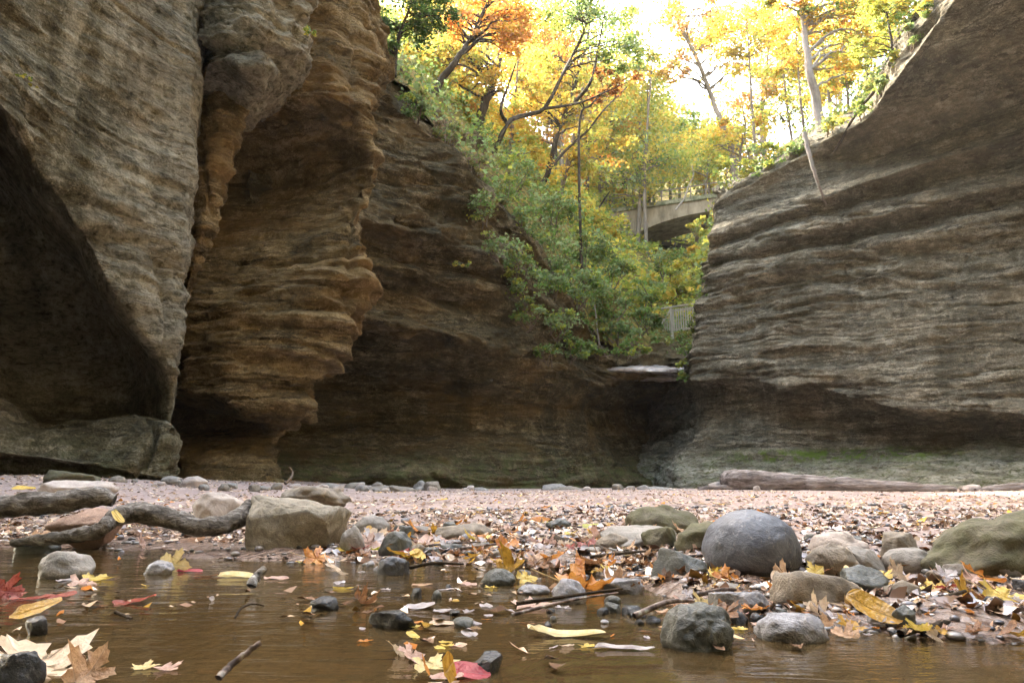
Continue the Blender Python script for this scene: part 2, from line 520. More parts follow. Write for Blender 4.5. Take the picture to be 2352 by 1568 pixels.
# ---- second buttress with a hollow and a ribbed, orange stained belly
B = [
 [(330,-1000,15),(450,-1000,13.2),(600,-1000,12.9),(740,-1000,13),(865,-1000,14),(870,-1000,17),(870,-1000,22)],
 [(330,0,15),(500,0,13),(650,0,12.6),(760,0,12.8),(852,0,13.6),(850,0,17),(850,0,22)],
 [(330,150,15),(500,150,12.9),(640,165,12.3),(770,140,12.4),(888,150,13.4),(882,150,17),(880,150,22)],
 [(330,230,15),(500,225,12.6,.6),(620,225,12.0,.7),(745,225,12.1,1),(858,250,13.0,1),(850,250,17),(850,250,22)],
 [(330,300,15),(515,285,13.6,.2),(620,290,13.6,.2),(735,285,13.2,.5),(864,325,13.0,1),(856,325,17),(856,325,22)],
 [(330,430,15),(480,420,14.5,.15),(600,420,14.6,.15),(735,420,13.8,.5),(868,435,12.9,1),(858,435,17),(858,435,22)],
 [(330,500,15),(440,500,13.8,.3),(600,500,13.7,.3),(740,495,12.9,.6),(829,488,12.7,1),(820,488,17),(820,488,22)],
 [(330,600,15),(420,600,12.6,.7),(580,600,12.3,.7),(720,600,12.1,1),(833,600,12.4,1.3),(822,600,17),(822,600,22)],
 [(330,700,15),(415,700,12.3,.9),(560,700,11.9,.9),(710,700,11.8,1.2),(834,702,12.2,1.3),(820,702,17),(820,702,22)],
 [(330,780,15),(412,780,12.2),(550,780,11.8),(670,780,11.8),(772,775,12.2),(758,775,17),(758,775,22)],
 [(330,850,15),(408,850,12.2),(530,860,11.8),(630,865,11.9),(722,858,12.2),(708,858,17),(708,858,22)],
 [(330,895,15),(402,900,12.2),(520,922,11.7),(610,948,11.8),(686,962,12.1),(670,962,17),(670,962,22)],
 [(330,930,15),(396,930,14.2,.2),(515,950,13.9,.2),(590,970,13.6,.3),(650,980,13.3,.4),(630,980,17),(630,980,22)],
 [(330,985,15),(388,985,14.2,.2),(500,985,13.9,.2),(580,990,13.5,.3),(627,1010,13.2,.5),(610,1010,17),(610,1010,22)],
 [(330,1050,15),(405,1050,12.4,.6),(500,1050,12.1,.6),(580,1052,12.0,.6),(636,1070,12.2,.6),(620,1070,17),(620,1070,22)],
 [(330,1122,15),(415,1122,12,.6),(520,1125,11.7,.6),(600,1125,11.7,.6),(656,1122,12,.6),(640,1122,17),(640,1122,22)],
 [(330,1160,15),(415,1160,11.9,.6),(520,1160,11.6,.6),(600,1160,11.6,.6),(660,1160,11.9,.6),(640,1160,17),(640,1160,22)],
]
cliff('cliff', B, M_ROCK_B, 21, 0.042, 3, 2, 'orange stained buttress with a hollow above its ribbed belly', big=0.16, ledge=0.20, thin=0.10, rough=0.075)

# ---- long alcove wall under the trees, running back to the waterfall ledge
cx_ = [560, 700, 850, 980, 1110, 1220, 1310, 1385, 1455, 1530, 1610]
cD_ = [14.5, 15.5, 16.5, 17.5, 18.8, 20.4, 22.2, 24.0, 25.2, 25.8, 26.0]
def crow(ys, off, rough=1.0, px=None):
    px = px or cx_
    if not isinstance(off, (list, tuple)): off = [off] * 11
    if not isinstance(rough, (list, tuple)): rough = [rough] * 11
    return [(px[i], ys[i], cD_[i] + off[i], rough[i]) for i in range(11)]
C = [
 crow([-260,-160,80,215,370,495,635,760,790,795,795], [5,5,4,4,4,4,4,3,2,2,2]),
 crow([-150,-50,155,285,428,552,690,802,812,814,814], [0,0,0,0,0,0,0,0,.6,.6,.6], .7),
 crow([60,120,240,355,478,590,715,812,822,824,824], [.3,.3,.3,.3,.3,.3,.2,.1,.2,.1,.1]),
 crow([330,370,405,455,535,620,738,820,828,829,829], [.1,0,0,0,0,0,0,0,-.1,-.2,-.2], .8),
 crow([470,490,508,545,592,660,762,832,836,836,836], [-.5,-.5,-.5,-.5,-.5,-.4,-.3,.2,.8,.8,.8]),
 crow([505,525,548,592,638,692,785,842,844,844,844], [.4,.4,.4,.4,.3,.2,.1,.2,.8,.8,.8], .6),
 crow([595,598,604,622,662,722,800,852,848,848,848], [.0,0,0,0,0,0,0,0,-.4,-.5,-.5]),
 crow([660,665,670,690,722,762,828,862,860,860,860], [.9,.9,.9,.8,.5,.3,.1,0,-.5,-.6,-.6], .5),
 crow([722,724,730,756,786,822,862,885,872,870,870], [.1,.1,.1,.1,.1,.1,.1,.2,.4,.4,.4]),
 crow([775,778,785,806,826,852,888,905,885,884,884], [2.2,2.2,2.2,1.7,1.0,.6,.5,1.8,3.0,3.4,3.4], .3),
 crow([890,892,895,900,912,925,940,945,930,930,930], [4.6,4.6,4.6,3.9,2.6,1.6,1.9,3.8,5.2,5.6,5.6], .25),
 crow([985,985,985,985,988,992,995,1000,1000,1000,1000], [4.2,4.2,4.2,3.6,2.6,1.8,1.9,3.2,4.2,4.6,4.6], .3),
 crow([1055,1055,1055,1055,1055,1058,1060,1062,1062,1062,1062], [2.4,2.4,2.4,2.0,1.5,1.1,1.0,1.3,2.0,2.2,2.2], .5),
 crow([1098,1098,1098,1100,1100,1100,1100,1102,1102,1102,1102], [1.2,1.2,1.2,1.0,.8,.6,.3,.3,.6,.6,.6], .5),
 crow([1126]*11, [1.5,1.5,1.5,1.3,1.0,.7,.4,.3,.5,.5,.5], .6),
 crow([1150]*11, [1.4,1.4,1.4,1.2,.9,.6,.3,.2,.4,.4,.4], .6),
]
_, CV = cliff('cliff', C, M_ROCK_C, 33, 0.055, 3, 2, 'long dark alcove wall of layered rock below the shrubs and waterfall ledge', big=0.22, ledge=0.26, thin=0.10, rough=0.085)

# ---- right wall: dark overhanging shoulder over layered, paler rock
EP = [1632, 1720, 1850, 1985, 2130, 2352, 2750, 3500]
ED = [23.5, 22.6, 21.6, 20.6, 19.6, 18.5, 16.2, 11.0]
def erow(ys, off, rough=1.0, px=None, edge=None):
    px = list(px or EP)
    if edge is not None: px[0] = edge
    if not isinstance(off, (list, tuple)): off = [off] * 8
    if not isinstance(rough, (list, tuple)): rough = [rough] * 8
    r = [(px[i], ys[i], ED[i] + off[i], rough[i]) for i in range(8)]
    w = [(px[0] + 40, ys[0], ED[0] + 9, .6), (px[0] + 14, ys[0], ED[0] + 3.5, .6)]
    if ys[0] > 880:      # low down the wall runs on into the back of the waterfall recess
        k = min(1, max(0, (ys[0] - 980) / 100.)); w = [(1420, ys[0], 34.0 - 6.5 * k, .4), (1555 - 45 * k, ys[0], 27.6 - 1.6 * k, .5)]
    elif ys[0] > 820:
        w = [(px[0] - 20, ys[0], 27.5, .5), (px[0] - 14, ys[0], 25.5, .5)]
    return w + r
OVP = [1645, 1745, 1855, 1985, 2108, 2352, 2750, 3500]
E = [
 erow([436,385,308,250,35,-330,-1000,-1900], 4.5, .5, OVP),
 erow([444,394,318,264,58,-300,-900,-1800], [0,0,0,-.5,-2.6,-4.2,-4.5,-4.5], .6, OVP),
 erow([456,410,338,284,105,-210,-700,-1300], [-.1,-.1,-.1,-.9,-3.0,-4.6,-5,-5], .35, OVP),
 erow([470,425,355,300,185,0,-250,-600], [0,0,-.1,-.5,-2.2,-3.6,-4,-4], .2),
 erow([490,450,385,324,262,115,-30,-250], [.2,.2,.2,.1,-.7,-2.1,-2.6,-2.6], .2),
 erow([520,485,430,372,315,225,140,0], [.2,.2,.2,.3,.3,-.5,-.9,-.9], .4),
 erow([545,518,468,418,372,310,240,120], [-.3,-.3,-.3,-.5,-.6,-.9,-.9,-.9], .6),
 erow([568,540,495,455,410,350,290,190], [.2,.2,.2,.35,.3,.1,0,0], .6),
 erow([592,572,535,502,470,412,360,280], [-.25,-.25,-.3,-.4,-.4,-.5,-.5,-.5], 1.3, None, 1628),
 erow([612,592,560,530,500,450,400,330], [.2,.2,.2,.3,.3,.2,.2,.2], 1, None, 1626),
 erow([640,622,592,565,535,488,440,380], [-.3,-.3,-.35,-.3,-.3,-.3,-.3,-.3], 1, None, 1622),
 erow([672,655,630,610,580,545,500,450], [0,0,.05,.1,.1,.1,.1,.1], 1.1, None, 1614),
 erow([720,708,690,675,650,625,600,560], [-.05,-.05,-.1,-.1,-.1,-.1,0,0], .9, None, 1610),
 erow([770,765,760,752,742,730,720,700], [-.1,-.15,-.3,-.3,-.3,-.2,-.1,0], .45, None, 1606),
 erow([830,832,850,865,868,865,865,860], [-.1,-.2,-.45,-.5,-.5,-.4,-.3,-.2], .4, None, 1590),
 erow([870,872,885,930,950,955,960,965], [0,-.1,-.5,-.6,-.65,-.6,-.5,-.4], .55, None, 1578),
 erow([892,896,905,955,972,975,980,990], [1.3,.8,.8,.7,.7,.7,.7,.7], .4, None, 1600),
 erow([945,950,965,985,992,995,1000,1010], [1.6,.8,1.0,1.0,1.0,1.0,1.0,1.0], .5, None, 1604),
 erow([1005,1008,1012,1018,1022,1024,1030,1035], [1.0,.5,.6,.6,.6,.6,.6,.6], .6, None, 1590),
 erow([1050,1050,1052,1055,1058,1060,1064,1068], [.4,.1,0,0,0,0,0,0], .7, None, 1570),
 erow([1085,1085,1086,1087,1088,1090,1094,1098], [-.4,-.5,-.6,-.6,-.6,-.6,-.6,-.6], .6, None, 1552),
 erow([1108,1108,1108,1108,1108,1108,1110,1115], [-.8,-1.0,-1.3,-1.4,-1.4,-1.4,-1.4,-1.4], .5, None, 1548),
 erow([1140,1140,1140,1140,1140,1140,1145,1160], [-1.0,-1.3,-1.7,-1.8,-1.8,-1.8,-1.8,-1.8], .5, None, 1545),
]
_, EV = cliff('cliff', E, M_ROCK_E, 47, 0.055, 3, 2, 'pale layered right wall rising to a dark overhanging shoulder', big=0.14, ledge=0.27, thin=0.12, rough=0.10)

# ---- wet lip of the dry waterfall, sky reflection put into its colour
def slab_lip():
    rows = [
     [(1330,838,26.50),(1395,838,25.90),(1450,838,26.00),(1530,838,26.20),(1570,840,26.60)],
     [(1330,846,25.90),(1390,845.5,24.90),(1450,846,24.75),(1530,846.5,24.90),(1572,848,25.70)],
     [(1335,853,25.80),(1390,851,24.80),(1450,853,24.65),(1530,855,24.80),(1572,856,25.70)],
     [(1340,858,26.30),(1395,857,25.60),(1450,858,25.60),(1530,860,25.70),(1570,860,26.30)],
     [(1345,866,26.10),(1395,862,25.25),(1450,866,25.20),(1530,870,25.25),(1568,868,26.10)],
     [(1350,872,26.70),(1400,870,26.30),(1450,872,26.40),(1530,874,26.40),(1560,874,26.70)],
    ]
    t = NT('wet_stone_sky_sheen')
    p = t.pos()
    c = t.ramp(t.noise(t.mapping(p, (1, 1, 3)), 3.0, 5, 0.7), [(0.35, (0.10, 0.085, 0.075)), (0.6, (0.46, 0.40, 0.36))])  # pale tone paints the sky reflected on the wet stone
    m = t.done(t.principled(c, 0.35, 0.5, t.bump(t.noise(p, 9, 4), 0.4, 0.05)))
    return cliff('waterfall_ledge', rows, m, 61, 0.05, 1, 1, 'water worn lip of the dry waterfall, sky sheen painted pale', big=0.05, ledge=0.06, thin=0.02, rough=0.05)
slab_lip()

# ---- unseen canyon walls added behind the camera, raised to block low sky light
def sky_block_wall():
    pts = [(-5.6, 4.6), (-6.2, 0), (-6.5, -5), (-5, -10), (0, -13.5), (7, -12), (12, -7), (14.5, 0), (15.2, 6), (15.6, 12)]
    n = 90; tt = np.linspace(0, len(pts) - 1, n)
    P = lin_resample(np.array(pts, float), tt)
    for _ in range(3): P = box_smooth(P, 0, 4)
    zs = np.linspace(-0.4, 24.0, 60)
    c = np.array([4.0, -1.0])
    S = np.zeros((60, n, 3))
    for k, z in enumerate(zs):
        lean = 0.06 * (z / 12) ** 1.5 - 0.06 * math.sin(z / 2.2)
        S[k, :, :2] = P * 1.0 + (c - P) * lean * 0.6
        S[k, :, 2] = z
    nrm = grid_normals(S, (4, -1, 2))
    V = S + nrm * strata(S, np.ones(S.shape[:2]), 71, 0.3, 0.25, 0.1, 0.1)[..., None]
    o = link('cliff', np_mesh('cliff', V.reshape(-1, 3), grid_faces(60, n)), M_ROCK_A)
    tag(o, label='unseen canyon wall added behind the viewer to block low sky light', kind='structure')
sky_block_wall()
# ------------------------------------------------------------------ stream bed, gravel bank, water
def shore_D(x):
    """how far ahead the water's edge lies, by x"""
    xs = [-9, -3, -1.6, -0.9, -0.4, 0.0, 0.25, 0.45, 0.7, 1.2, 4, 12]
    ds = [3.2, 2.9, 2.65, 2.40, 2.15, 2.05, 1.75, 1.30, 1.20, 1.16, 1.6, 2.0]
    return np.interp(x, xs, ds)


def ground_z(x, y, detail=True):
    x = np.asarray(x, float); y = np.asarray(y, float)
    t = y - shore_D(x)
    up = 0.02 * (1 - np.exp(-np.maximum(t, 0) / 0.35)) + 0.085 * (1 - np.exp(-np.maximum(t - 0.9, 0) / 1.6))
    dn = np.maximum(-0.13, np.minimum(t, 0) * 0.14)
    z = np.where(t > 0, up, dn)
    z = z + 0.24 * smooth01((-x - 1.2) / 5.0) * smooth01((y - 3.0) / 5.0)
    if detail:
        P = np.stack([x, y, 0 * x], -1)
        near = np.exp(-np.maximum(t - 0.6, 0) / 2.5)
        z = z + 0.014 * fbm(P * 3.1, 3, 81) * (0.4 + near) + 0.02 * vnoise(P * 0.6, 83) * smooth01((y - 4) / 4)
        z = z + 0.004 * fbm(P * 22, 2, 85)
    return z


def gz(x, y):
    return float(ground_z(np.array([x]), np.array([y]), False)[0])


def build_ground():
    # polar-ish sheet: fine near the camera, reaching under every wall
    ys = np.concatenate([np.linspace(-16, 0.3, 24), 0.3 + 29.7 * np.linspace(0, 1, 420)[1:] ** 2.0])
    us = np.linspace(-1, 1, 460)
    us = np.sign(us) * np.abs(us) ** 1.15
    Y, U = np.meshgrid(ys, us, indexing='ij')
    half = np.interp(Y, [-16, 0, 1, 4, 12, 30], [17, 14, 3.0, 6.5, 17, 24])
    X = U * half
    Z = ground_z(X, Y)
    V = np.stack([X, Y, Z], -1)
    t = NT('gravel_and_leaf_chips')
    p = t.pos()
    v = t.voro(t.mapping(p, (1, 1, 1)), 34.0, 'F1', 'Color')
    vd = t.voro(p, 34.0, 'F1', 'Distance')
    v2 = t.voro(p, 90.0, 'F1', 'Color')
    sepc = t.n.new('ShaderNodeSeparateColor'); t.l.new(v, sepc.inputs[0])
    sepc2 = t.n.new('ShaderNodeSeparateColor'); t.l.new(v2, sepc2.inputs[0])
    lo = t.noise(p, 1.1, 4, 0.6)
    c = t.ramp(sepc.outputs[0], [(0.0, (0.15, 0.10, 0.085)), (0.35, (0.34, 0.25, 0.215)), (0.7, (0.47, 0.36, 0.31)), (1.0, (0.64, 0.50, 0.42))])
    c2 = t.ramp(sepc2.outputs[1], [(0.0, (0.17, 0.12, 0.105)), (0.5, (0.38, 0.29, 0.255)), (1.0, (0.55, 0.44, 0.38))])
    c = t.mix(0.5, c, c2)
    pm = t.noise(t.mapping(p, (1, 2.2, 1)), 0.55, 5, .7)
    c = t.mix(t.math('MULTIPLY', t.ramp(pm, [(.5, (0, 0, 0)), (.6, (1, 1, 1))]), .55), c, (0.20, 0.15, 0.13))
    c = t.mix(t.math('MULTIPLY', t.ramp(lo, [(0.42, (0, 0, 0)), (0.6, (1, 1, 1))]), 0.6), c, (0.36, 0.27, 0.25))
    z = t.sep(p)[2]
    wet = t.maprange(t.math('ADD', z, t.math('MULTIPLY', lo, 0.02)), 0.075, 0.03, 0, 1)
    c = t.mix(t.math('MULTIPLY', wet, 0.8), c, t.mix(1.0, c, (0.30, 0.25, 0.20), 'MULTIPLY'))
    bed = t.maprange(z, 0.0, -0.03, 0, 1)
    sand = t.ramp(t.noise(t.mapping(p, (1, 1, 1)), 5, 6, 0.7), [(0.3, (0.085, 0.055, 0.028)), (0.7, (0.24, 0.165, 0.085))])
    c = t.mix(bed, c, sand)
    rough = t.maprange(wet, 0, 1, 0.92, 0.12)
    h = t.math('ADD', t.math('MULTIPLY', vd, -0.7), t.math('MULTIPLY', t.noise(p, 60, 4, 0.7), 0.6))
    n = t.bump(h, 0.6, 0.02)
    m = t.done(t.principled(c, rough, 0.4, n))
    o = link('ground', np_mesh('ground', V.reshape(-1, 3), grid_faces(*V.shape[:2])[:, ::-1]), m)
    tag(o, label='pinkish gravel flat strewn with leaf chips, sinking under the brown water', kind='structure')
build_ground()


def build_water():
    ys = np.concatenate([np.linspace(-16, 0.3, 20), 0.3 + 4.3 * np.linspace(0, 1, 200)[1:] ** 1.5])
    us = np.linspace(-1, 1, 200)
    Y, U = np.meshgrid(ys, us, indexing='ij')
    X = U * np.interp(Y, [-16, 0, 1, 5], [13, 10, 4, 7])
    P = np.stack([X, Y, 0 * X], -1)
    Z = 0 * X
    t = NT('brown_stream_water')
    p = t.pos()
    n1 = t.noise(t.mapping(p, (1.0, 3.2, 1)), 4.0, 3, 0.5, 0.6)
    n2 = t.noise(t.mapping(p, (1.0, 2.6, 1)), 17.0, 3, 0.55, 0.3)
    h = t.math('ADD', t.math('MULTIPLY', n1, 1.0), t.math('MULTIPLY', n2, 0.22))
    at_ = t.n.new('ShaderNodeAttribute'); at_.attribute_name = 'Col'
    lap = t.math('MULTIPLY', at_.outputs['Fac'], t.maprange(t.noise(p, 3.0, 3), .42, .58, .15, 1))
    h = t.math('ADD', t.math('MULTIPLY', h, t.math('ADD', 1.0, t.math('MULTIPLY', lap, 1.2))), t.math('MULTIPLY', lap, t.math('MULTIPLY', t.noise(t.mapping(p, (1, 1.7, 1)), 38, 3, .6), 2.6)))
    n = t.bump(h, 0.09, 0.05)
    lw = t.n.new('ShaderNodeFresnel'); lw.inputs['IOR'].default_value = 1.33; t.l.new(n, lw.inputs['Normal'])
    tr = t.n.new('ShaderNodeBsdfTransparent'); tr.inputs[0].default_value = (0.42, 0.33, 0.21, 1)
    mud = t.n.new('ShaderNodeBsdfDiffuse'); mud.inputs[0].default_value = (0.135, 0.092, 0.040, 1)
    body = t.n.new('ShaderNodeMixShader'); body.inputs[0].default_value = 0.34
    t.l.new(tr.outputs[0], body.inputs[1]); t.l.new(mud.outputs[0], body.inputs[2])
    gl = t.n.new('ShaderNodeBsdfGlossy'); gl.inputs['Roughness'].default_value = 0.02
    gl.inputs['Color'].default_value = (1, 1, 1, 1); t.l.new(n, gl.inputs['Normal'])
    mx = t.n.new('ShaderNodeMixShader'); t.l.new(lw.outputs[0], mx.inputs[0])
    t.l.new(body.outputs[0], mx.inputs[1]); t.l.new(gl.outputs[0], mx.inputs[2])
    m = t.done(mx.outputs[0])
    V = np.stack([X, Y, Z], -1)
    lapv = np.exp(-np.abs(shore_D(X) - Y) / .22) * smooth01((X + .9) / .7)
    o = link('water', np_mesh('water', V.reshape(-1, 3), grid_faces(*V.shape[:2])[:, ::-1], True, np.repeat(lapv.reshape(-1, 1), 3, 1)), m)
    tag(o, label='shallow brown rippling stream water', kind='structure')
build_water()

# ------------------------------------------------------------------ wooded hillsides behind the rims
HX = [500, 880, 1000, 1110, 1220, 1310, 1400, 1480, 1560, 1612, 1668, 1760, 1860, 1985, 2110, 2420]
HR = [
 ([-200,150,280,432,555,698,830,850,850,850,452,398,322,275,75,-260], [16.5,17.1,18.1,19.4,21,22.8,24.6,26.8,27,26.5,24.8,23.4,22.4,21.2,20.2,19.2]),
 ([-120,110,235,350,455,580,715,770,768,735,462,405,335,270,70,-220], [22,22.5,23,24,25.5,27,28.5,29.5,29.5,29.5,28.5,28,27,26.5,26,25]),
 ([-60,60,180,285,375,480,590,660,700,665,490,428,358,285,110,-160], [36]*16),
 ([-60,20,140,240,335,425,515,575,620,590,510,440,370,290,160,-100], [46]*16),
 ([0,60,150,230,310,390,450,490,520,520,490,430,370,300,200,0], [60]*16),
 ([100,150,200,260,320,370,400,430,440,440,430,400,370,320,260,150], [85]*16),
 ([200,230,260,300,340,370,380,390,390,390,390,380,370,350,320,280], [140]*16),
]
rows = [[(HX[i], ys[i], Ds[i], 1) for i in range(16)] for ys, Ds in HR]
HS, _ = grid_surface(rows, 0.5, 0.5, 3, 3, 260)
HS = HS + np.stack([0 * HS[..., 0], 0 * HS[..., 0], 0.35 * fbm(HS * 0.5, 4, 91)], -1)
t = NT('leaf_covered_soil')
p = t.pos()
c = t.ramp(t.noise(p, 2.4, 8, 0.75), [(0.3, (0.05, 0.045, 0.02)), (0.5, (0.16, 0.13, 0.04)), (0.62, (0.32, 0.23, 0.05)), (0.75, (0.20, 0.12, 0.05))])
M_SOIL = t.done(t.principled(c, 0.95, 0.1, t.bump(t.noise(p, 3, 6, 0.7), 0.8, 0.3)))
o = link('hillside', np_mesh('hillside', HS.reshape(-1, 3), grid_faces(*HS.shape[:2])), M_SOIL)
tag(o, label='leaf covered wooded slopes above and behind the canyon rim', kind='structure')
def sky_block_slope(pts, label):  # out of view slopes, added to cut sky light from the sides
    P = lin_resample(np.array(pts, float), np.linspace(0, len(pts) - 1, 60))
    q = np.linspace(0, 1, 30)
    S = np.zeros((30, 60, 3))
    for k, f in enumerate(q):
        S[k, :, 0] = P[:, 0] + (P[:, 3] - P[:, 0]) * f
        S[k, :, 1] = P[:, 1] + (P[:, 4] - P[:, 1]) * f
        S[k, :, 2] = P[:, 2] + (P[:, 5] - P[:, 2]) * f
    S[..., 2] += .5 * fbm(S * .3, 3, 95)
    o = link('hillside', np_mesh('hillside', S.reshape(-1, 3), grid_faces(30, 60)), M_SOIL)
    tag(o, label=label, kind='structure')
sky_block_slope([(-6.5, -12, 11, -30, -30, 34), (-7.5, 0, 11, -34, 0, 40), (-8, 10, 12, -34, 14, 40), (-9, 17, 14, -32, 26, 38)], 'unseen slope added above the left cliffs to block sky light')
sky_block_slope([(12, -14, 12, 34, -30, 34), (17, 0, 14, 38, 0, 38), (20, 12, 15, 44, 14, 40), (22, 20, 16, 46, 26, 40)], 'unseen slope added above the right cliff to block sky light')
from mathutils.bvhtree import BVHTree
HB = BVHTree.FromPolygons([tuple(v) for v in HS.reshape(-1, 3)], [tuple(f) for f in grid_faces(*HS.shape[:2])])
def hill_z(x, y, default=None):
    h = HB.ray_cast(Vector((x, y, 200)), Vector((0, 0, -1)))
    return h[0].z if h[0] is not None else default
# ------------------------------------------------------------------ trees, shrubs, bridge, fence
def bark_mat(name, a, b, lichen=0.0):
    t = NT(name); p = t.coord('Object')
    f = t.noise(t.mapping(p, (3, 3, 0.8)), 3.0, 6, 0.7)
    c = t.ramp(f, [(0.3, a), (0.7, b)])
    if lichen:
        c = t.mix(t.math('MULTIPLY', t.ramp(t.noise(p, 2.0, 4), [(0.5, (0, 0, 0)), (0.6, (1, 1, 1))]), lichen), c, (0.33, 0.32, 0.27))
    return t.done(t.principled(c, 0.9, 0.15, t.bump(f, 0.8, 0.05)))

M_BARK_DARK = bark_mat('bark_dark', (0.03, 0.022, 0.016), (0.085, 0.065, 0.045))
M_BARK_MID = bark_mat('bark_brown', (0.10, 0.075, 0.055), (0.24, 0.185, 0.14))
M_BARK_GREY = bark_mat('bark_grey', (0.16, 0.135, 0.12), (0.34, 0.29, 0.26), 0.4)

def leaf_cloud_mat(name, trans=0.55):
    t = NT(name)
    at_ = t.n.new('ShaderNodeAttribute'); at_.attribute_name = 'Col'
    d = t.n.new('ShaderNodeBsdfDiffuse'); t.l.new(at_.outputs['Color'], d.inputs[0])
    tr = t.n.new('ShaderNodeBsdfTranslucent'); t.l.new(at_.outputs['Color'], tr.inputs[0])
    m = t.n.new('ShaderNodeMixShader'); m.inputs[0].default_value = trans
    t.l.new(d.outputs[0], m.inputs[1]); t.l.new(tr.outputs[0], m.inputs[2])
    return t.done(m.outputs[0])
M_LEAF = leaf_cloud_mat('autumn_tree_leaves')

CC = {
    'gold': (0.52, 0.33, 0.045), 'yellow': (0.55, 0.44, 0.08), 'orange': (0.60, 0.27, 0.055), 'peach': (0.66, 0.38, 0.15),
    'rust': (0.32, 0.13, 0.035), 'lime': (0.35, 0.37, 0.07), 'green': (0.17, 0.25, 0.065), 'deep': (0.075, 0.13, 0.04),
    'sage': (0.25, 0.32, 0.14), 'olive': (0.24, 0.23, 0.07), 'dry': (0.22, 0.16, 0.10), 'dull': (0.145, 0.175, 0.07),
}
PAL = {
    'gold': [('gold', 4), ('yellow', 5), ('lime', 4), ('orange', .6)],
    'yellow': [('yellow', 5), ('lime', 3), ('gold', 3)],
    'orange': [('orange', 6), ('gold', 3), ('peach', 2)],
    'peach': [('peach', 5), ('gold', 3), ('yellow', 2), ('orange', 1)],
    'mixed': [('gold', 3), ('yellow', 3), ('green', 2), ('lime', 3), ('orange', 2)],
    'yellowgreen': [('lime', 5), ('yellow', 3), ('sage', 2), ('green', 1)],
    'green': [('green', 5), ('sage', 3), ('lime', 3), ('deep', 1)],
    'dark': [('deep', 4), ('green', 4), ('dull', 2)],
    'rust': [('rust', 5), ('orange', 3), ('olive', 2)],
    'shrub': [('dull', 2), ('green', 4), ('olive', 2), ('sage', 4), ('lime', 1.2)],
    'shrublight': [('sage', 4), ('lime', 3), ('green', 3)],
    'dry': [('dry', 6), ('olive', 3), ('dull', 2)],
}


def leaves_mesh(name, clusters, leaf, pal, rs):
    """clusters: (centre, radius, flat, n); diamond leaves folded along the midrib"""
    Cs, colr = [], []
    names, wts = zip(*PAL[pal]); wts = np.array(wts, float) / sum(wts)
    base = np.array([CC[k] for k in names])
    for c, r, flat, n in clusters:
        g = rs.normal(0, 0.48, (n, 3)) * np.array([r, r, r * flat])
        tilt = rs.uniform(-0.25, 0.25, 2)
        g[:, 2] += g[:, 0] * tilt[0] + g[:, 1] * tilt[1] - 0.25 * (g[:, 0] ** 2 + g[:, 1] ** 2) / max(r, 1e-3) * 0.5
        Cs.append(g + np.array(c))
        cc = base[rs.choice(len(base), p=wts)]
        own = base[rs.choice(len(base), n, p=wts)]
        k = rs.uniform(0, 1, (n, 1)) < 0.7
        q = np.where(k, cc, own) * rs.uniform(0.72, 1.22, (n, 1)) * rs.uniform(0.9, 1.1, (n, 3))
        colr.append(q)
    C_ = np.concatenate(Cs); Q = np.clip(np.concatenate(colr), 0, 0.92)
    n = len(C_)
    nor = rs.normal(0, 1, (n, 3)) * 0.62 + np.array([0, -0.15, 0.85])
    nor /= np.linalg.norm(nor, axis=1, keepdims=True)
    a = rs.normal(0, 1, (n, 3)); a -= nor * (a * nor).sum(1, keepdims=True)
    a /= np.linalg.norm(a, axis=1, keepdims=True)
    b = np.cross(nor, a)
    L = leaf * rs.uniform(0.6, 1.35, (n, 1))
    w = L * rs.uniform(0.36, 0.55, (n, 1))
    bend = nor * L * rs.uniform(0.05, 0.25, (n, 1))
    V = np.stack([C_ - a * L * 0.5, C_ + b * w + bend, C_ + a * L * 0.5 - nor * L * 0.1, C_ - b * w + bend], 1).reshape(-1, 3)
    F = np.arange(n * 4).reshape(n, 4)
    return np_mesh(name, V, F, False, np.repeat(Q, 4, axis=0))


def tube_np(pts, rad, sides=7, cap=True):
    """vertices and quads of a tube along pts"""
    P = np.array([tuple(p) for p in pts], float); r = np.array(rad, float)
    T = np.gradient(P, axis=0); T /= np.maximum(np.linalg.norm(T, axis=1, keepdims=True), 1e-9)
    up = np.array([0.31, 0.17, 0.93])
    N = np.cross(T, up); N /= np.maximum(np.linalg.norm(N, axis=1, keepdims=True), 1e-9)
    B = np.cross(T, N)
    a = np.linspace(0, 2 * math.pi, sides, endpoint=False)
    V = P[:, None] + r[:, None, None] * (np.cos(a)[None, :, None] * N[:, None] + np.sin(a)[None, :, None] * B[:, None])
    n = len(P)
    i = np.arange(n * sides).reshape(n, sides)
    j = np.roll(i, -1, axis=1)
    F = np.stack([i[:-1], j[:-1], j[1:], i[1:]], -1).reshape(-1, 4)
    V = V.reshape(-1, 3)
    if cap:
        ex = []
        for ring, p, d in ((i[0], P[0], -T[0] * r[0] * 0.3), (i[-1], P[-1], T[-1] * r[-1] * 0.5)):
            k = len(V); V = np.concatenate([V, [p + d]])
            for s in range(0, sides):
                ex.append([ring[s], ring[(s + 1) % sides], k, k])
        # degenerate quads are avoided: split into real quads where possible
        ex = [e for e in ex]
        F = np.concatenate([F, np.array(ex)])
    return V, F


class TubeMesh:
    def __init__(s): s.V, s.F, s.n = [], [], 0
    def add(s, pts, rad, sides=7):
        V, F = tube_np(pts, rad, sides, False)
        s.V.append(V); s.F.append(F + s.n); s.n += len(V)
    def build(s, name, mat, parent=None):
        return link(name, np_mesh(name, np.concatenate(s.V), np.concatenate(s.F)), mat, parent)


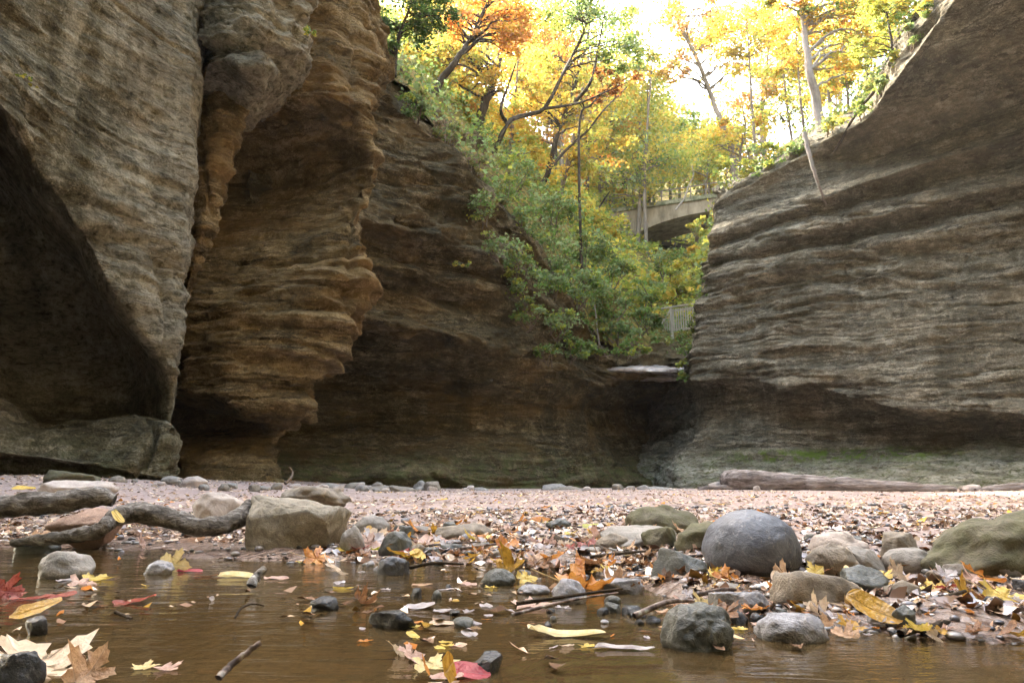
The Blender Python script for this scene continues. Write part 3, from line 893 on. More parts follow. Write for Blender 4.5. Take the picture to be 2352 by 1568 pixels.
def spline(pts, n):
    P = np.array([tuple(p) for p in pts], float)
    if len(P) < 3: return lin_resample(P, np.linspace(0, len(P) - 1, n))
    Q = np.concatenate([[2 * P[0] - P[1]], P, [2 * P[-1] - P[-2]]])
    out = []
    for t in np.linspace(0, len(P) - 1.0001, n):
        i = int(t); f = t - i
        p0, p1, p2, p3 = Q[i], Q[i + 1], Q[i + 2], Q[i + 3]
        out.append(0.5 * (2 * p1 + (p2 - p0) * f + (2 * p0 - 5 * p1 + 4 * p2 - p3) * f * f + (3 * p1 - p0 - 3 * p2 + p3) * f ** 3))
    return np.array(out)


TREES = 0
def tree(D, path, rpx, crowns, pal, label, bark=None, branches=(), leaf=None, dens=1.0, group=None, name='tree', ncl=None, sink=0.6):
    """path: trunk pixels from foot to tip; crowns: (cx, cy, rx, ry) ellipses in pixels, made round in depth"""
    global TREES
    TREES += 1
    rs = np.random.RandomState(100 + TREES)
    bark = bark or M_BARK_MID
    m = D / F0
    foot = at(path[0][0], path[0][1], D)
    hz = hill_z(foot.x, foot.y)
    root = empty(name, (0, 0, 0))
    tag(root, label, 'tree', group)
    P3 = [at(x, y, D + rs.uniform(-.02, .02) * D * (i > 0)) for i, (x, y) in enumerate(path)]
    if hz is not None and foot.z > hz - 0.1:
        P3 = [Vector((foot.x, foot.y, hz - sink))] + P3 if foot.z - hz > 0.4 else [Vector((foot.x, foot.y, hz - sink))] + P3[1:]
    n = 22
    S = spline(P3, n)
    S[1:] += rs.normal(0, 0.10 * rpx * m, (n - 1, 3))
    rad = rpx * m * np.linspace(1.12, 0.22, n) ** 0.9
    rad[0] *= 1.35
    tr = TubeMesh(); tr.add(S, rad, 9)
    lb = TubeMesh()
    for bp, br in branches:
        Q = spline([at(x, y, D + rs.uniform(-.5, .5)) for x, y in bp], 14)
        bt = TubeMesh(); bt.add(Q, br * m * np.linspace(1, 0.3, 14), 7); bt.build('limb', bark, root)
    leaf = leaf or max(0.085, 0.0046 * D)
    cl = []
    ends = []
    for (cx, cy, rx, ry) in crowns:
        c = np.array(at(cx, cy, D)); rxm, rym = rx * m, ry * m
        rz = min(rxm, 1.2 * max(rym, rxm * 0.6))
        k = ncl or int(9 + (rx * ry) / 700)
        k = min(k, 44)
        tot = dens * 2.1 * math.pi * rx * ry / (0.30 * (leaf / m) ** 2)
        for _ in range(k):
            d = rs.normal(0, 1, 3); d /= np.linalg.norm(d)
            q = rs.uniform(0.25, 1.0) ** 0.6
            e = c + d * q * np.array([rxm, rz, rym])
            r = rs.uniform(0.28, 0.50) * min(rxm, rym * 1.3)
            cl.append((e, r, rs.uniform(0.30, 0.6), max(6, int(tot / k * rs.uniform(.5, 1.5)))))
            if rs.uniform() < 0.6: ends.append((e, c))
    lbs = {}
    for e, c in ends:
        lb = lbs.setdefault(tuple(c), TubeMesh())
        # a limb from the trunk to the cluster, leaving the trunk lower down
        dist = np.linalg.norm(S - e, axis=1)
        hgt = S[:, 2]
        cand = np.where(hgt < e[2] - 0.15 * dist.min())[0]
        i = cand[np.argmin(dist[cand])] if len(cand) else int(n * .6)
        i = max(3, min(i, n - 1))
        st = S[i]
        mid = st * 0.5 + e * 0.5 + np.array([0, 0, 0.12 * np.linalg.norm(e - st)]) + rs.normal(0, .06, 3) * np.linalg.norm(e - st)
        Q = spline([st, mid, e], 9)
        Q[1:-1] += rs.normal(0, 0.02 * np.linalg.norm(e - st), (7, 3))
        r0 = min(rad[i] * 0.55, 0.010 * D * 0.25 + 0.004)
        lb.add(Q, r0 * np.linspace(1, 0.25, 9), 5)
    t_ob = tr.build('trunk', bark, root)
    for lb in lbs.values():
        if lb.n: lb.build('limbs', bark, root)
    if cl:
        link('crown', leaves_mesh('crown', cl, leaf, pal, rs), M_LEAF, root)
    return root


# --- trees one can tell apart, left to right
tree(17.6, [(905,175),(915,90),(940,20),(960,-60)], 5, [(930,40,85,75),(885,90,40,70),(1000,20,70,50)], 'dark',
     'dark green tree hanging over the rim beside the orange buttress', M_BARK_DARK, dens=1.0)
tree(24, [(972,262),(1010,190),(1050,135),(1085,80),(1120,10),(1150,-70)], 10, [(1110,10,120,70),(1180,70,80,55),(1060,60,60,50)], 'orange',
     'orange topped tree on a thick dark leaning trunk', M_BARK_DARK, dens=0.9)
tree(27, [(1085,322),(1108,255),(1130,200),(1150,120),(1160,10),(1165,-80)], 12, [(1050,150,90,70),(1130,190,80,70),(960,140,60,60)], 'gold',
     'golden tree just behind the dark leaning trunk', M_BARK_DARK, dens=0.75)
tree(25, [(1122,335),(1165,285),(1215,262),(1250,250),(1290,175),(1320,120),(1345,60),(1358,0),(1362,-60)], 6.2, [(1390,50,110,85),(1300,20,80,60),(1420,120,70,50)], 'green',
     'green leaved tree whose dark crooked limb reaches out over the gap', M_BARK_DARK, dens=0.7,
     branches=[([(1250,250),(1300,243),(1345,232),(1390,212),(1440,190)], 4), ([(1320,235),(1350,200),(1365,160),(1378,90),(1390,30)], 5), ([(1165,285),(1150,250),(1170,190),(1190,130)], 5)])
tree(25.5, [(1330,300),(1360,240),(1400,200),(1440,180)], 3.5, [(1400,190,75,30),(1350,225,45,22)], 'rust',
     'small rust brown tree under the crooked dark limb', M_BARK_DARK, dens=0.9)
tree(31, [(1222,462),(1255,405),(1275,330),(1298,262),(1325,180),(1348,100),(1356,40)], 7, [(1290,150,80,60),(1240,240,75,55),(1330,260,60,45)], 'yellow',
     'slender dark stemmed yellow tree, left of a twin trunk', M_BARK_DARK, dens=0.65,
     branches=[([(1265,385),(1300,345),(1350,300),(1385,255),(1440,200)], 4.5)])
tree(33, [(1283,480),(1300,390),(1320,305),(1332,230),(1350,150),(1352,80)], 6, [(1370,330,80,55),(1300,380,80,50),(1390,250,70,50)], 'gold',
     'slender golden tree, right of a twin trunk', M_BARK_MID, dens=0.65)
tree(30, [(1165,420),(1172,340),(1180,260),(1188,170),(1192,60)], 5, [(1170,270,80,60),(1200,350,70,50),(1240,180,60,60)], 'gold',
     'golden tree with a thin straight stem on the left slope', M_BARK_MID, dens=0.8)
tree(38, [(1355,540),(1365,500),(1380,470),(1400,440)], 4, [(1345,520,85,48),(1405,520,50,30),(1310,470,70,40)], 'yellow',
     'bright yellow maple leaning over the bridge abutment', M_BARK_DARK, dens=1.0)
tree(27, [(1010,300),(1000,220),(1005,140),(1010,40)], 5, [(985,210,60,50),(1030,120,60,60),(1080,250,55,40)], 'mixed',
     'mixed green and gold tree low on the left rim', M_BARK_MID, dens=0.8)
tree(60, [(1480,462),(1480,385),(1487,300),(1500,200),(1505,130)], 7, [(1475,310,70,60),(1520,360,60,50)], 'yellowgreen',
     'yellow green tree with a pale trunk behind the bridge', M_BARK_GREY, dens=0.55)
tree(66, [(1560,420),(1560,350),(1562,280)], 4, [(1560,268,52,36),(1575,300,45,30)], 'green',
     'round green tree standing alone in the middle of the gap', M_BARK_MID, dens=1.0)
tree(40, [(1682,350),(1658,285),(1637,230),(1607,150),(1565,65),(1535,0),(1520,-60)], 8, [(1590,60,95,65),(1660,40,75,50),(1560,150,60,40),(1680,140,60,40)], 'peach',
     'sparse peach orange tree leaning left against the white sky', M_BARK_MID, dens=0.75)
tree(40, [(1755,352),(1748,290),(1752,220),(1765,120),(1770,0)], 6, [(1760,40,95,60),(1790,140,80,55),(1730,210,60,45)], 'peach',
     'sparse peach tree in front of the bright sky', M_BARK_MID, dens=0.8)
tree(23.2, [(1888,298),(1876,240),(1862,170),(1850,90),(1843,0),(1840,-80)], 12.5, [(1900,20,120,55),(1990,60,90,60),(1800,-10,90,40),(1960,120,60,50)], 'mixed',
     'tall tree with a straight grey trunk on the right rim', M_BARK_GREY, dens=1.0)
tree(26, [(1950,262),(1945,190),(1935,120),(1950,30)], 4.5, [(1990,110,70,60),(2040,40,70,55),(1930,160,50,50)], 'mixed',
     'thin stemmed green and gold tree beside the overhanging shoulder', M_BARK_MID, dens=1.1)
tree(29, [(1912,300),(1905,230),(1895,150),(1885,60)], 4, [(1900,190,70,60),(1870,110,60,50)], 'gold',
     'thin golden tree just right of the straight grey trunk', M_BARK_MID, dens=0.4)
tree(33, [(1820,330),(1810,260),(1800,180),(1790,90)], 4, [(1800,240,80,60),(1840,150,60,55)], 'yellowgreen',
     'thin yellow green tree just left of the straight grey trunk', M_BARK_MID, dens=0.4)
tree(36, [(1700,360),(1712,300),(1705,240)], 4, [(1700,300,85,45),(1640,330,60,40)], 'gold',
     'low golden tree above the layered right wall', M_BARK_MID, dens=0.55)
tree(24.5, [(1730,400),(1720,360),(1710,320)], 3, [(1700,385,65,35),(1750,350,55,30)], 'yellowgreen',
     'low yellow green sapling on the right rim, nearest the bridge', M_BARK_MID, dens=0.8)
tree(21.8, [(1895,330),(1890,300),(1885,270)], 2.5, [(1880,350,36,40),(1935,300,48,28)], 'gold',
     'golden sapling clinging to the notch under the grey trunk', M_BARK_DARK, dens=0.9)
tree(52, [(1400,480),(1410,420),(1420,340),(1425,260)], 5, [(1410,360,80,60),(1440,290,60,50),(1380,420,70,40)], 'gold',
     'golden tree at the left end of the bridge', M_BARK_MID, dens=0.6)
tree(55, [(1620,460),(1625,400),(1630,330)], 4, [(1610,400,60,40),(1650,360,60,40)], 'yellowgreen',
     'yellow green tree at the right end of the bridge', M_BARK_MID, dens=0.7)
tree(34, [(1735,345),(1728,260),(1722,160),(1715,40)], 4.5, [(1700,60,105,70),(1760,130,85,60),(1650,110,55,45)], 'yellow',
     'airy yellow tree in the bright gap, left of the straight grey trunk', M_BARK_MID, dens=0.6)
tree(30, [(1850,320),(1838,220),(1830,110),(1825,0)], 4, [(1830,60,95,65),(1900,130,70,50),(1790,150,60,45)], 'gold',
     'golden tree right behind the straight grey trunk', M_BARK_MID, dens=0.6)
tree(44, [(1480,430),(1485,330),(1492,220),(1500,90)], 4.5, [(1480,150,70,80),(1440,60,70,60),(1530,40,60,50)], 'yellowgreen',
     'tall yellow green tree at the left side of the white sky gap', M_BARK_MID, dens=0.5)
tree(18.6, [(2055,170),(2050,110),(2040,50),(2030,-30)], 4, [(2030,40,85,60),(2085,20,55,45),(1990,100,45,45)], 'yellowgreen',
     'yellow green tree growing on the very edge of the shoulder', M_BARK_DARK, dens=0.9)
# --- the wood on the far slope
fr = random.Random(5)
FARL = {'gold': 'golden tree in the wood on the far slope', 'yellow': 'pale yellow tree in the wood on the far slope',
        'yellowgreen': 'yellow green tree in the wood on the far slope', 'green': 'green tree in the wood on the far slope',
        'orange': 'orange tree in the wood on the far slope'}
FAR = []
for k in range(24):
    FAR.append((fr.uniform(960, 1520), fr.uniform(44, 88), fr.choice(['gold', 'yellow', 'gold', 'yellowgreen', 'green', 'orange', 'yellow']), 0.6))
for k in range(9):
    FAR.append((fr.uniform(1500, 1680), fr.uniform(60, 95), fr.choice(['yellow', 'yellowgreen', 'green', 'yellow']), 0.6))
for k in range(8):
    FAR.append((fr.uniform(1680, 2060), fr.uniform(44, 80), fr.choice(['gold', 'yellow', 'yellowgreen', 'gold']), 0.28))
for px, D, pal, de in FAR:
    x = (px - W0 / 2) / F0 * D
    z = hill_z(x, D, 10)
    h = fr.uniform(9, 15)
    hp = h * F0 / D
    # pixel of the foot
    v = Vector((x, D, z - CAM_Z)); yy = v.y * cP + v.z * sP; zz = -v.y * sP + v.z * cP
    fx, fy = W0 / 2 + F0 * v.x / yy, H0 / 2 - F0 * zz / yy
    ln = fr.uniform(-.08, .08) * hp
    gap = 1480 < px < 1700
    if gap: hp = min(hp, max(40, fy - 235))
    tree(D, [(fx, fy), (fx + ln * .4, fy - hp * .4), (fx + ln, fy - hp * .75), (fx + ln, fy - hp)], fr.uniform(0.10, 0.18) * F0 / D,
         [(fx + ln, fy - hp * .62, hp * .33, hp * .30), (fx + ln * .5 + fr.uniform(-.2, .2) * hp, fy - hp * .38, hp * .28, hp * .2)], pal,
         FARL[pal], fr.choice([M_BARK_DARK, M_BARK_MID, M_BARK_MID]), dens=de, group='trees of the wood on the far slope')


# --- shrubs
def shrub(cx, cy, rx, ry, D, pal, label, dens=1.0, flat=0.5, leaf=None, stems=5, name='shrub', group=None, cat='shrub', drop=1.15, dz=None):
    global TREES
    TREES += 1
    rs = np.random.RandomState(300 + TREES)
    m = D / F0
    root = empty(name, (0, 0, 0)); tag(root, label, cat, group)
    c = np.array(at(cx, cy, D))
    leaf = leaf or max(0.075, 0.0044 * D)
    k = int(8 + rx * ry / 350); k = min(k, 26)
    tot = dens * 2.2 * math.pi * rx * ry / (0.30 * (leaf / m) ** 2)
    rxm, rym = rx * m, ry * m
    rz = dz or 0.7 * min(rxm, rym * 1.5)
    cl = []; st = TubeMesh()
    foot = c + np.array([0, rz * 0.7, -rym * drop])
    for _ in range(k):
        d = rs.normal(0, 1, 3); d /= np.linalg.norm(d)
        e = c + d * rs.uniform(0.3, 1.0) ** 0.5 * np.array([rxm, rz, rym]) * 0.9
        cl.append((e, rs.uniform(.25, .45) * min(rxm, rym * 1.4), flat * rs.uniform(.7, 1.3), max(5, int(tot / k * rs.uniform(.5, 1.5)))))
        if _ < stems:
            f = foot + rs.normal(0, .12, 3) * rxm
            st.add(spline([f, (f + e) / 2 + rs.normal(0, .1, 3) * rxm, e], 8), 0.0011 * D * np.linspace(1, .3, 8), 5)
    if st.n: st.build('stems', M_BARK_MID if pal != 'dry' else M_BARK_GREY, root)
    link('foliage', leaves_mesh('foliage', cl, leaf, pal, rs), M_LEAF, root)
    return root

SH = [
 (955,235,50,45,17.6,'shrub','dark shrub at the top of the alcove wall under the leaning trunk'),
 (1020,300,45,38,18.2,'dry','dry brown shrub, upper of two on the alcove rim'),
 (1085,385,62,45,19.0,'dry','dry brown shrub, lower of two on the alcove rim'),
 (1150,440,52,45,20.0,'shrub','dull green shrub below the dry brown ones'),
 (1185,395,55,45,22.0,'shrublight','pale leafy shrub behind the alcove rim'),
 (1205,515,62,45,20.6,'shrub','dark green shrub halfway down the rim'),
 (1275,480,70,45,25.0,'shrub','green shrub under the twin trunk'),
 (1260,580,72,50,21.6,'shrub','broad green shrub overhanging the alcove'),
 (1345,570,75,50,26.0,'shrub','broad green shrub left of the bridge arch'),
 (1325,655,70,50,23.0,'shrublight','pale green shrub on the steep bank, above the deep hollow'),
 (1235,650,50,40,20.9,'shrub','dull shrub rooted on the alcove ledge'),
 (1400,625,62,40,28.0,'shrub','green shrub under the left foot of the arch'),
 (1405,690,60,40,25.0,'shrub','green shrub in the middle of the steep bank'),
 (1490,660,55,35,30.0,'shrublight','pale green shrub above the wooden railing'),
 (1480,735,58,30,27.2,'shrub','low green shrub left of the wooden railing'),
 (1415,755,62,28,25.0,'shrub','low spreading green shrub above the waterfall ledge'),
 (1345,750,52,36,23.6,'shrub','dark shrub at the left end of the waterfall ledge'),
 (1560,640,48,40,33.0,'yellowgreen','yellow green shrub in the ravine under the arch'),
 (1595,600,30,45,36.0,'yellow','yellow shrub in the ravine beside the right wall'),
 (1530,600,50,30,36.0,'shrub','dull shrub below the right side of the arch'),
 (1690,428,60,18,23.6,'shrub','leafy shrub draped over the rim of the right wall'),
 (1775,385,60,24,22.4,'shrublight','bright green shrub on the rim of the right wall'),
 (1835,345,40,30,21.9,'shrub','dark shrub under the roots of the grey trunk'),
 (2010,215,40,45,20.6,'shrub','dark leafy shrub on the edge of the overhanging shoulder'),
 (1142,560,46,32,18.1,'shrub','small dull shrub on the broken edge of the alcove wall'),
 (1187,620,55,42,19.1,'shrublight','pale fern like shrub on the broken edge of the alcove wall'),
 (1217,715,52,32,19.3,'shrub','dark shrub sprawling on a ledge of the alcove wall'),
 (1277,735,57,35,20.7,'shrublight','pale green ferns spilling over the ledge left of the waterfall'),
 (1322,800,59,25,21.7,'shrublight','pale ferns on the lowest bank left of the waterfall'),
 (1387,792,57,25,23.1,'shrub','dark green ferns right above the waterfall lip'),
 (1447,802,59,17,24.3,'shrublight','low pale ferns on the edge above the waterfall lip'),
 (1257,810,46,22,20.4,'shrub','dull ferns on a step below the spilling pale ones'),
 (1267,650,52,37,21.1,'shrublight','pale shrub between the broken edge and the steep bank'),
 (1112,470,50,37,18.1,'shrub','dull shrub where the rim meets the golden stem'),
 (1185,575,44,34,18.6,'shrub','green shrub bulging over the alcove wall below the dull small one'),
 (1210,668,46,34,19.2,'shrublight','pale green shrub halfway along the broken edge'),
 (1990,248,34,26,19.6,'shrublight','leafy shrub at the notch where the shoulder begins to rise'),
 (2030,190,34,34,18.7,'shrub','shrub low on the slanting edge of the shoulder'),
 (2066,132,32,36,17.9,'yellowgreen','yellow green shrub midway up the slanting shoulder edge'),
 (2098,76,30,36,17.2,'shrub','dark shrub high on the slanting shoulder edge'),
 (2135,18,34,36,16.6,'yellowgreen','yellow green shrub at the top of the shoulder edge'),
 (1915,288,36,26,20.7,'yellowgreen','yellow green shrub right of the foot of the grey trunk'),
 (1605,520,32,30,30.0,'yellowgreen','yellow green branch hanging in front of the arch'),
]
for cx, cy, rx, ry, D, pal, lab in SH:
    shrub(cx, cy, rx, ry, D, pal, lab, dens=0.62 if 1100 < cx < 1360 and D < 23 else 0.9)
# ivy and creepers hanging down the rock
for cx, cy, rx, ry, D, pal, lab in [
 (1578,830,30,55,24.6,'shrublight','pale green creeper hanging beside the waterfall lip'),
 (1598,745,22,45,24.4,'shrub','dark green creeper below the railing on the right wall'),
 (1620,660,16,45,23.7,'shrub','narrow creeper on the edge of the right wall'),
 (1062,608,36,7,18.2,'yellowgreen','yellow green creeper trailing along a ledge'),
 (1300,780,36,20,22.2,'shrub','small dark shrub on the lower bank'),
 (712,78,12,34,10.6,'yellowgreen','yellow green fern hanging from the rough brow'),
 (66,188,12,12,7.0,'yellowgreen','tiny yellow plant in a crack of the grey slab'),
]:
    shrub(cx, cy, rx, ry, D - 0.25, pal, lab, dens=0.8, flat=0.8, stems=2, name='creeper', cat='creeper', drop=-0.6, dz=0.25, leaf=0.0045 * D)

# --- low growth over the steep bank: beyond counting
def undergrowth():
    rs = np.random.RandomState(77)
    pts = []
    flat = HS.reshape(-1, 3)
    m = (flat[:, 1] < 62) & (flat[:, 1] > 17)
    q = flat[m]
    q = q[rs.choice(len(q), 9000)]
    cl = []
    for p in q:
        cl.append((p + np.array([rs.normal(0, .25), rs.normal(0, .25), rs.uniform(0.05, .5)]), 0.35 + p[1] * 0.006, .4, 9))
    # by depth: darker nearer the rim
    near = [c for c in cl if c[0][1] < 30]; far = [c for c in cl if c[0][1] >= 30]
    a = leaves_mesh('undergrowth', near, 0.15, 'shrub', rs)
    o = link('undergrowth', a, M_LEAF); tag(o, label='low green growth covering the banks near the rim', kind='stuff')
    b = leaves_mesh('leaf_carpet', far, 0.26, 'yellowgreen', rs)
    o = link('leaf_carpet', b, M_LEAF); tag(o, label='yellow green growth covering the slopes around the bridge', kind='stuff')
undergrowth()

# --- loose trunks and vines on the right rim
def stick_px(name, label, cat, pts, r0, r1, mat, n=18, wob=0.15, sides=7):
    rs = np.random.RandomState(abs(hash(label)) % 1000 if False else len(label) * 7 + int(pts[0][0]))
    Q = spline([at(*p) for p in pts], n)
    Q[1:-1] += rs.normal(0, wob * r0, (n - 2, 3))
    tm = TubeMesh(); tm.add(Q, np.linspace(r0, r1, n), sides)
    o = tm.build(name, mat)
    tag(o, label, cat)
    return o
stick_px('dead_tree', 'thin pale dead trunk leaning down the face of the right wall', 'dead tree',
         [(1848,305,20.6),(1858,350,20.5),(1872,400,20.5),(1886,440,20.7),(1898,470,21.0)], 0.075, 0.03, M_BARK_GREY)
stick_px('vine', 'long dark vine curving along the edge of the overhanging shoulder', 'vine',
         [(2115,20,18.4),(2085,75,18.6),(2050,150,18.9),(2005,215,19.3),(1960,270,19.9),(1935,320,20.5),(1915,350,20.9)], 0.07, 0.03, M_BARK_DARK)
stick_px('vine', 'dark bare branch crossing the leaves beside the shoulder top', 'vine',
         [(2100,40,21),(2060,22,22),(2010,28,22),(1960,18,22)], 0.05, 0.015, M_BARK_DARK)
stick_px('dead_branch', 'pale bare branch forking above the bridge parapet', 'branch',
         [(1552,482,33),(1572,455,33),(1580,430,33),(1592,405,33),(1590,380,33)], 0.045, 0.012, M_BARK_GREY)
stick_px('sapling_stem', 'thin pale sapling stem on the steep bank above the waterfall', 'sapling',
         [(1250*1.0+127,792,24.4),(1372,762,24.3),(1370,735,24.3),(1366,700,24.4)], 0.04, 0.015, M_BARK_GREY)


# ------------------------------------------------------------------ stone arch bridge
def bridge():
    p0, p1 = at(1395, 483, 47.0), at(1720, 437, 43.4)
    ztop = 0.5 * (p0.z + p1.z)
    ax = Vector((p1.x - p0.x, p1.y - p0.y, 0)); L = ax.length + 4.5; ax.normalize()
    root = empty('stone_bridge', (p0.x - ax.x * 2.5, p0.y - ax.y * 2.5, ztop))
    root.rotation_euler = (0, 0, math.atan2(ax.y, ax.x))
    tag(root, 'pale concrete arch bridge with an iron railing over the ravine', 'bridge')
    L += 2.5
    W = 3.4
    t = NT('pale_weathered_concrete'); p = t.coord('Object')
    c = t.ramp(t.noise(t.mapping(p, (1.2, 1.2, .4)), 1.6, 6, 0.65), [(0.3, (0.10, 0.072, 0.045)), (0.5, (0.26, 0.195, 0.13)), (0.7, (0.37, 0.285, 0.20))])
    MC = t.done(t.principled(c, 0.9, 0.2, t.bump(t.noise(p, 8, 5), 0.35, 0.05)))
    t = NT('mossy_coping'); p = t.coord('Object')
    c = t.ramp(t.noise(p, 3, 5, .7), [(0.4, (0.10, 0.10, 0.05)), (0.6, (0.28, 0.25, 0.16))])
    MK = t.done(t.principled(c, 0.9, 0.2))
    t = NT('rusty_rail'); MI = t.done(t.principled((0.16, 0.12, 0.10), 0.6, 0.4))
    xs, xc = 3.45, 9.3        # springing and crown
    zs, zc = -3.25, -1.10
    def arch(x, up=0.0):
        q = (x - xc) / (xc - xs + up)
        q = max(-1, min(1, q))
        return zs + (zc + up - zs) * math.sqrt(max(0, 1 - q * q * 0.97))
    X = np.linspace(0, L, 70)
    X = np.sort(np.concatenate([X, [xs, xs + .01, 2 * xc - xs, 2 * xc - xs - .01]]))
    bm = bmesh.new()
    def strip(fn_lo, fn_hi, y):
        a = [bm.verts.new((x, y, fn_lo(x))) for x in X]; b = [bm.verts.new((x, y, fn_hi(x))) for x in X]
        for i in range(len(X) - 1): bm.faces.new((a[i], a[i + 1], b[i + 1], b[i]))
        return a, b
    def lo(x): return arch(x) if xs < x < 2 * xc - xs else zs - 2.5
    fa, fb = strip(lo, lambda x: -0.22, 0.0)
    ba, bb = strip(lo, lambda x: -0.22, W)
    for i in range(len(X) - 1):
        bm.faces.new((fa[i], ba[i], ba[i + 1], fa[i + 1])); bm.faces.new((fb[i], fb[i + 1], bb[i + 1], bb[i]))
    me = bpy.data.meshes.new('arch_body'); bm.to_mesh(me); bm.free()
    link('arch_body', me, MC, root)
    # the arch ring, a little proud of the spandrel
    bm = bmesh.new()
    XR = np.linspace(xs + 0.02, 2 * xc - xs - .02, 40)
    q = []
    for x in XR:
        z = arch(x); nx, nz = (x - xc) / (xc - xs), 0.75
        l = math.hypot(nx, nz); nx, nz = nx / l, nz / l
        w = 0.42
        q.append([bm.verts.new(v) for v in ((x, -0.06, z - .003), (x + nx * w, -0.06, z + nz * w), (x + nx * w, 0.002, z + nz * w), (x, 0.002, z - .003))])
    for a, b in zip(q[:-1], q[1:]):
        for k in range(4): bm.faces.new((a[k], b[k], b[(k + 1) % 4], a[(k + 1) % 4]))
    me = bpy.data.meshes.new('arch_ring'); bm.to_mesh(me); bm.free(); link('arch_ring', me, MC, root)
    def bx(name, x0, x1, y0, y1, z0, z1, m):
        bm = bmesh.new(); r = bmesh.ops.create_cube(bm, size=1.0)
        bmesh.ops.scale(bm, vec=(x1 - x0, y1 - y0, z1 - z0), verts=bm.verts)
        bmesh.ops.translate(bm, vec=((x0 + x1) / 2, (y0 + y1) / 2, (z0 + z1) / 2), verts=bm.verts)
        me = bpy.data.meshes.new(name); bm.to_mesh(me); bm.free(); return link(name, me, m, root)
    bx('coping', -0.2, L + .2, -0.14, W + .14, -0.22, 0.06, MK)
    for yy in (0.05, W - .05):
        bx('handrail', 0, L, yy - .03, yy + .03, 0.82, 0.88, MI)
        bx('lower_rail', 0, L, yy - .02, yy + .02, 0.45, 0.49, MI)
        for k in range(9): bx('rail_post', .5 + k * (L - 1) / 8 - .03, .5 + k * (L - 1) / 8 + .03, yy - .03, yy + .03, 0.06, .82, MI)
bridge()

def box_part(name, c, half, mat, parent, rot=None, bev=0.0):
    bm = bmesh.new(); bmesh.ops.create_cube(bm, size=2.0)
    bmesh.ops.scale(bm, vec=half, verts=bm.verts)
    if bev: bmesh.ops.bevel(bm, geom=bm.edges[:], offset=bev, segments=1, affect='EDGES')
    if rot is not None: bmesh.ops.rotate(bm, verts=bm.verts, cent=(0, 0, 0), matrix=rot)
    bmesh.ops.translate(bm, vec=c, verts=bm.verts)
    me = bpy.data.meshes.new(name); bm.to_mesh(me); bm.free()
    return link(name, me, mat, parent)

def beam(name, a, b, w, h, mat, parent):
    a, b = Vector(a), Vector(b); d = b - a
    return box_part(name, (a + b) / 2, (d.length / 2, w / 2, h / 2), mat, parent, d.to_track_quat('X', 'Z').to_matrix())

def railing():
    t = NT('silver_weathered_timber'); p = t.coord('Object')
    MT = t.done(t.principled(t.ramp(t.noise(t.mapping(p, (1, 1, .2)), 9, 4), [(0.3, (0.30, 0.26, 0.19)), (0.7, (0.52, 0.46, 0.36))]), 0.85, 0.2))
    root = empty('wooden_railing', (0, 0, 0)); tag(root, 'silver grey wooden railing with upright pickets above the waterfall ledge', 'railing')
    D0, D1 = 27.9, 27.3
    a, b = at(1541, 706, D0), at(1612, 697, D1)
    za, zb = at(1541, 764, D0).z, at(1612, 758, D1).z
    L = lambda f, z0, z1: Vector((a.x + (b.x - a.x) * f, a.y + (b.y - a.y) * f, z0 + (z1 - z0) * f))
    for f in (0.0, 1.0):
        beam('post', L(f, za - .25, zb - .25), L(f, a.z - .02, b.z - .02), .10, .10, MT, root)
    beam('top_rail', L(-.32, a.z, b.z), L(1.08, a.z + .035, b.z + .035), .14, .05, MT, root)
    beam('lower_rail', L(0.03, za + .12, zb + .12), L(.97, za + .12, zb + .12), .05, .08, MT, root)
    beam('upper_rail', L(0.03, a.z - .14, b.z - .14), L(.97, b.z - .14 - (b.z - a.z), b.z - .14), .05, .08, MT, root)
    for k in range(12):
        f = .07 + k * .077
        beam('picket', L(f, za + .05, zb + .05) + Vector((0, -.05, 0)), L(f, a.z - .08, b.z - .08) + Vector((0, -.05, 0)), .042, .042, MT, root)
    beam('brace', L(-.34, a.z - .62, a.z - .62) + Vector((0, -.04, 0)), L(-.02, a.z - .1, a.z - .1) + Vector((0, -.04, 0)), .07, .07, MT, root)
    for k in range(4):
        f = -.28 + k * .07
        beam('picket', L(f, za + .1, za + .1) + Vector((0, .05, 0)), L(f, a.z - .3, a.z - .3) + Vector((0, .05, 0)), .03, .03, MT, root)
railing()

def far_footbridge():
    t = NT('dark_plank'); MP = t.done(t.principled((0.10, 0.085, 0.06), 0.85, .2))
    root = empty('footbridge', (0, 0, 0)); tag(root, 'small dark plank footbridge seen beneath the stone arch', 'footbridge')
    D = 50
    P = lambda x, y, d=0: at(x, y, D + d)
    beam('deck', P(1475, 562), P(1605, 576), 1.6, .28, MP, root)
    for y in (552, 544): beam('handrail', P(1475, y - 1), P(1605, y + 14), .08, .08, MP, root)
    for x in (1480, 1510, 1540, 1570, 1600): beam('rail_post', P(x, 563 + (x - 1475) * .107), P(x, 541 + (x - 1475) * .107), .08, .08, MP, root)
far_footbridge()
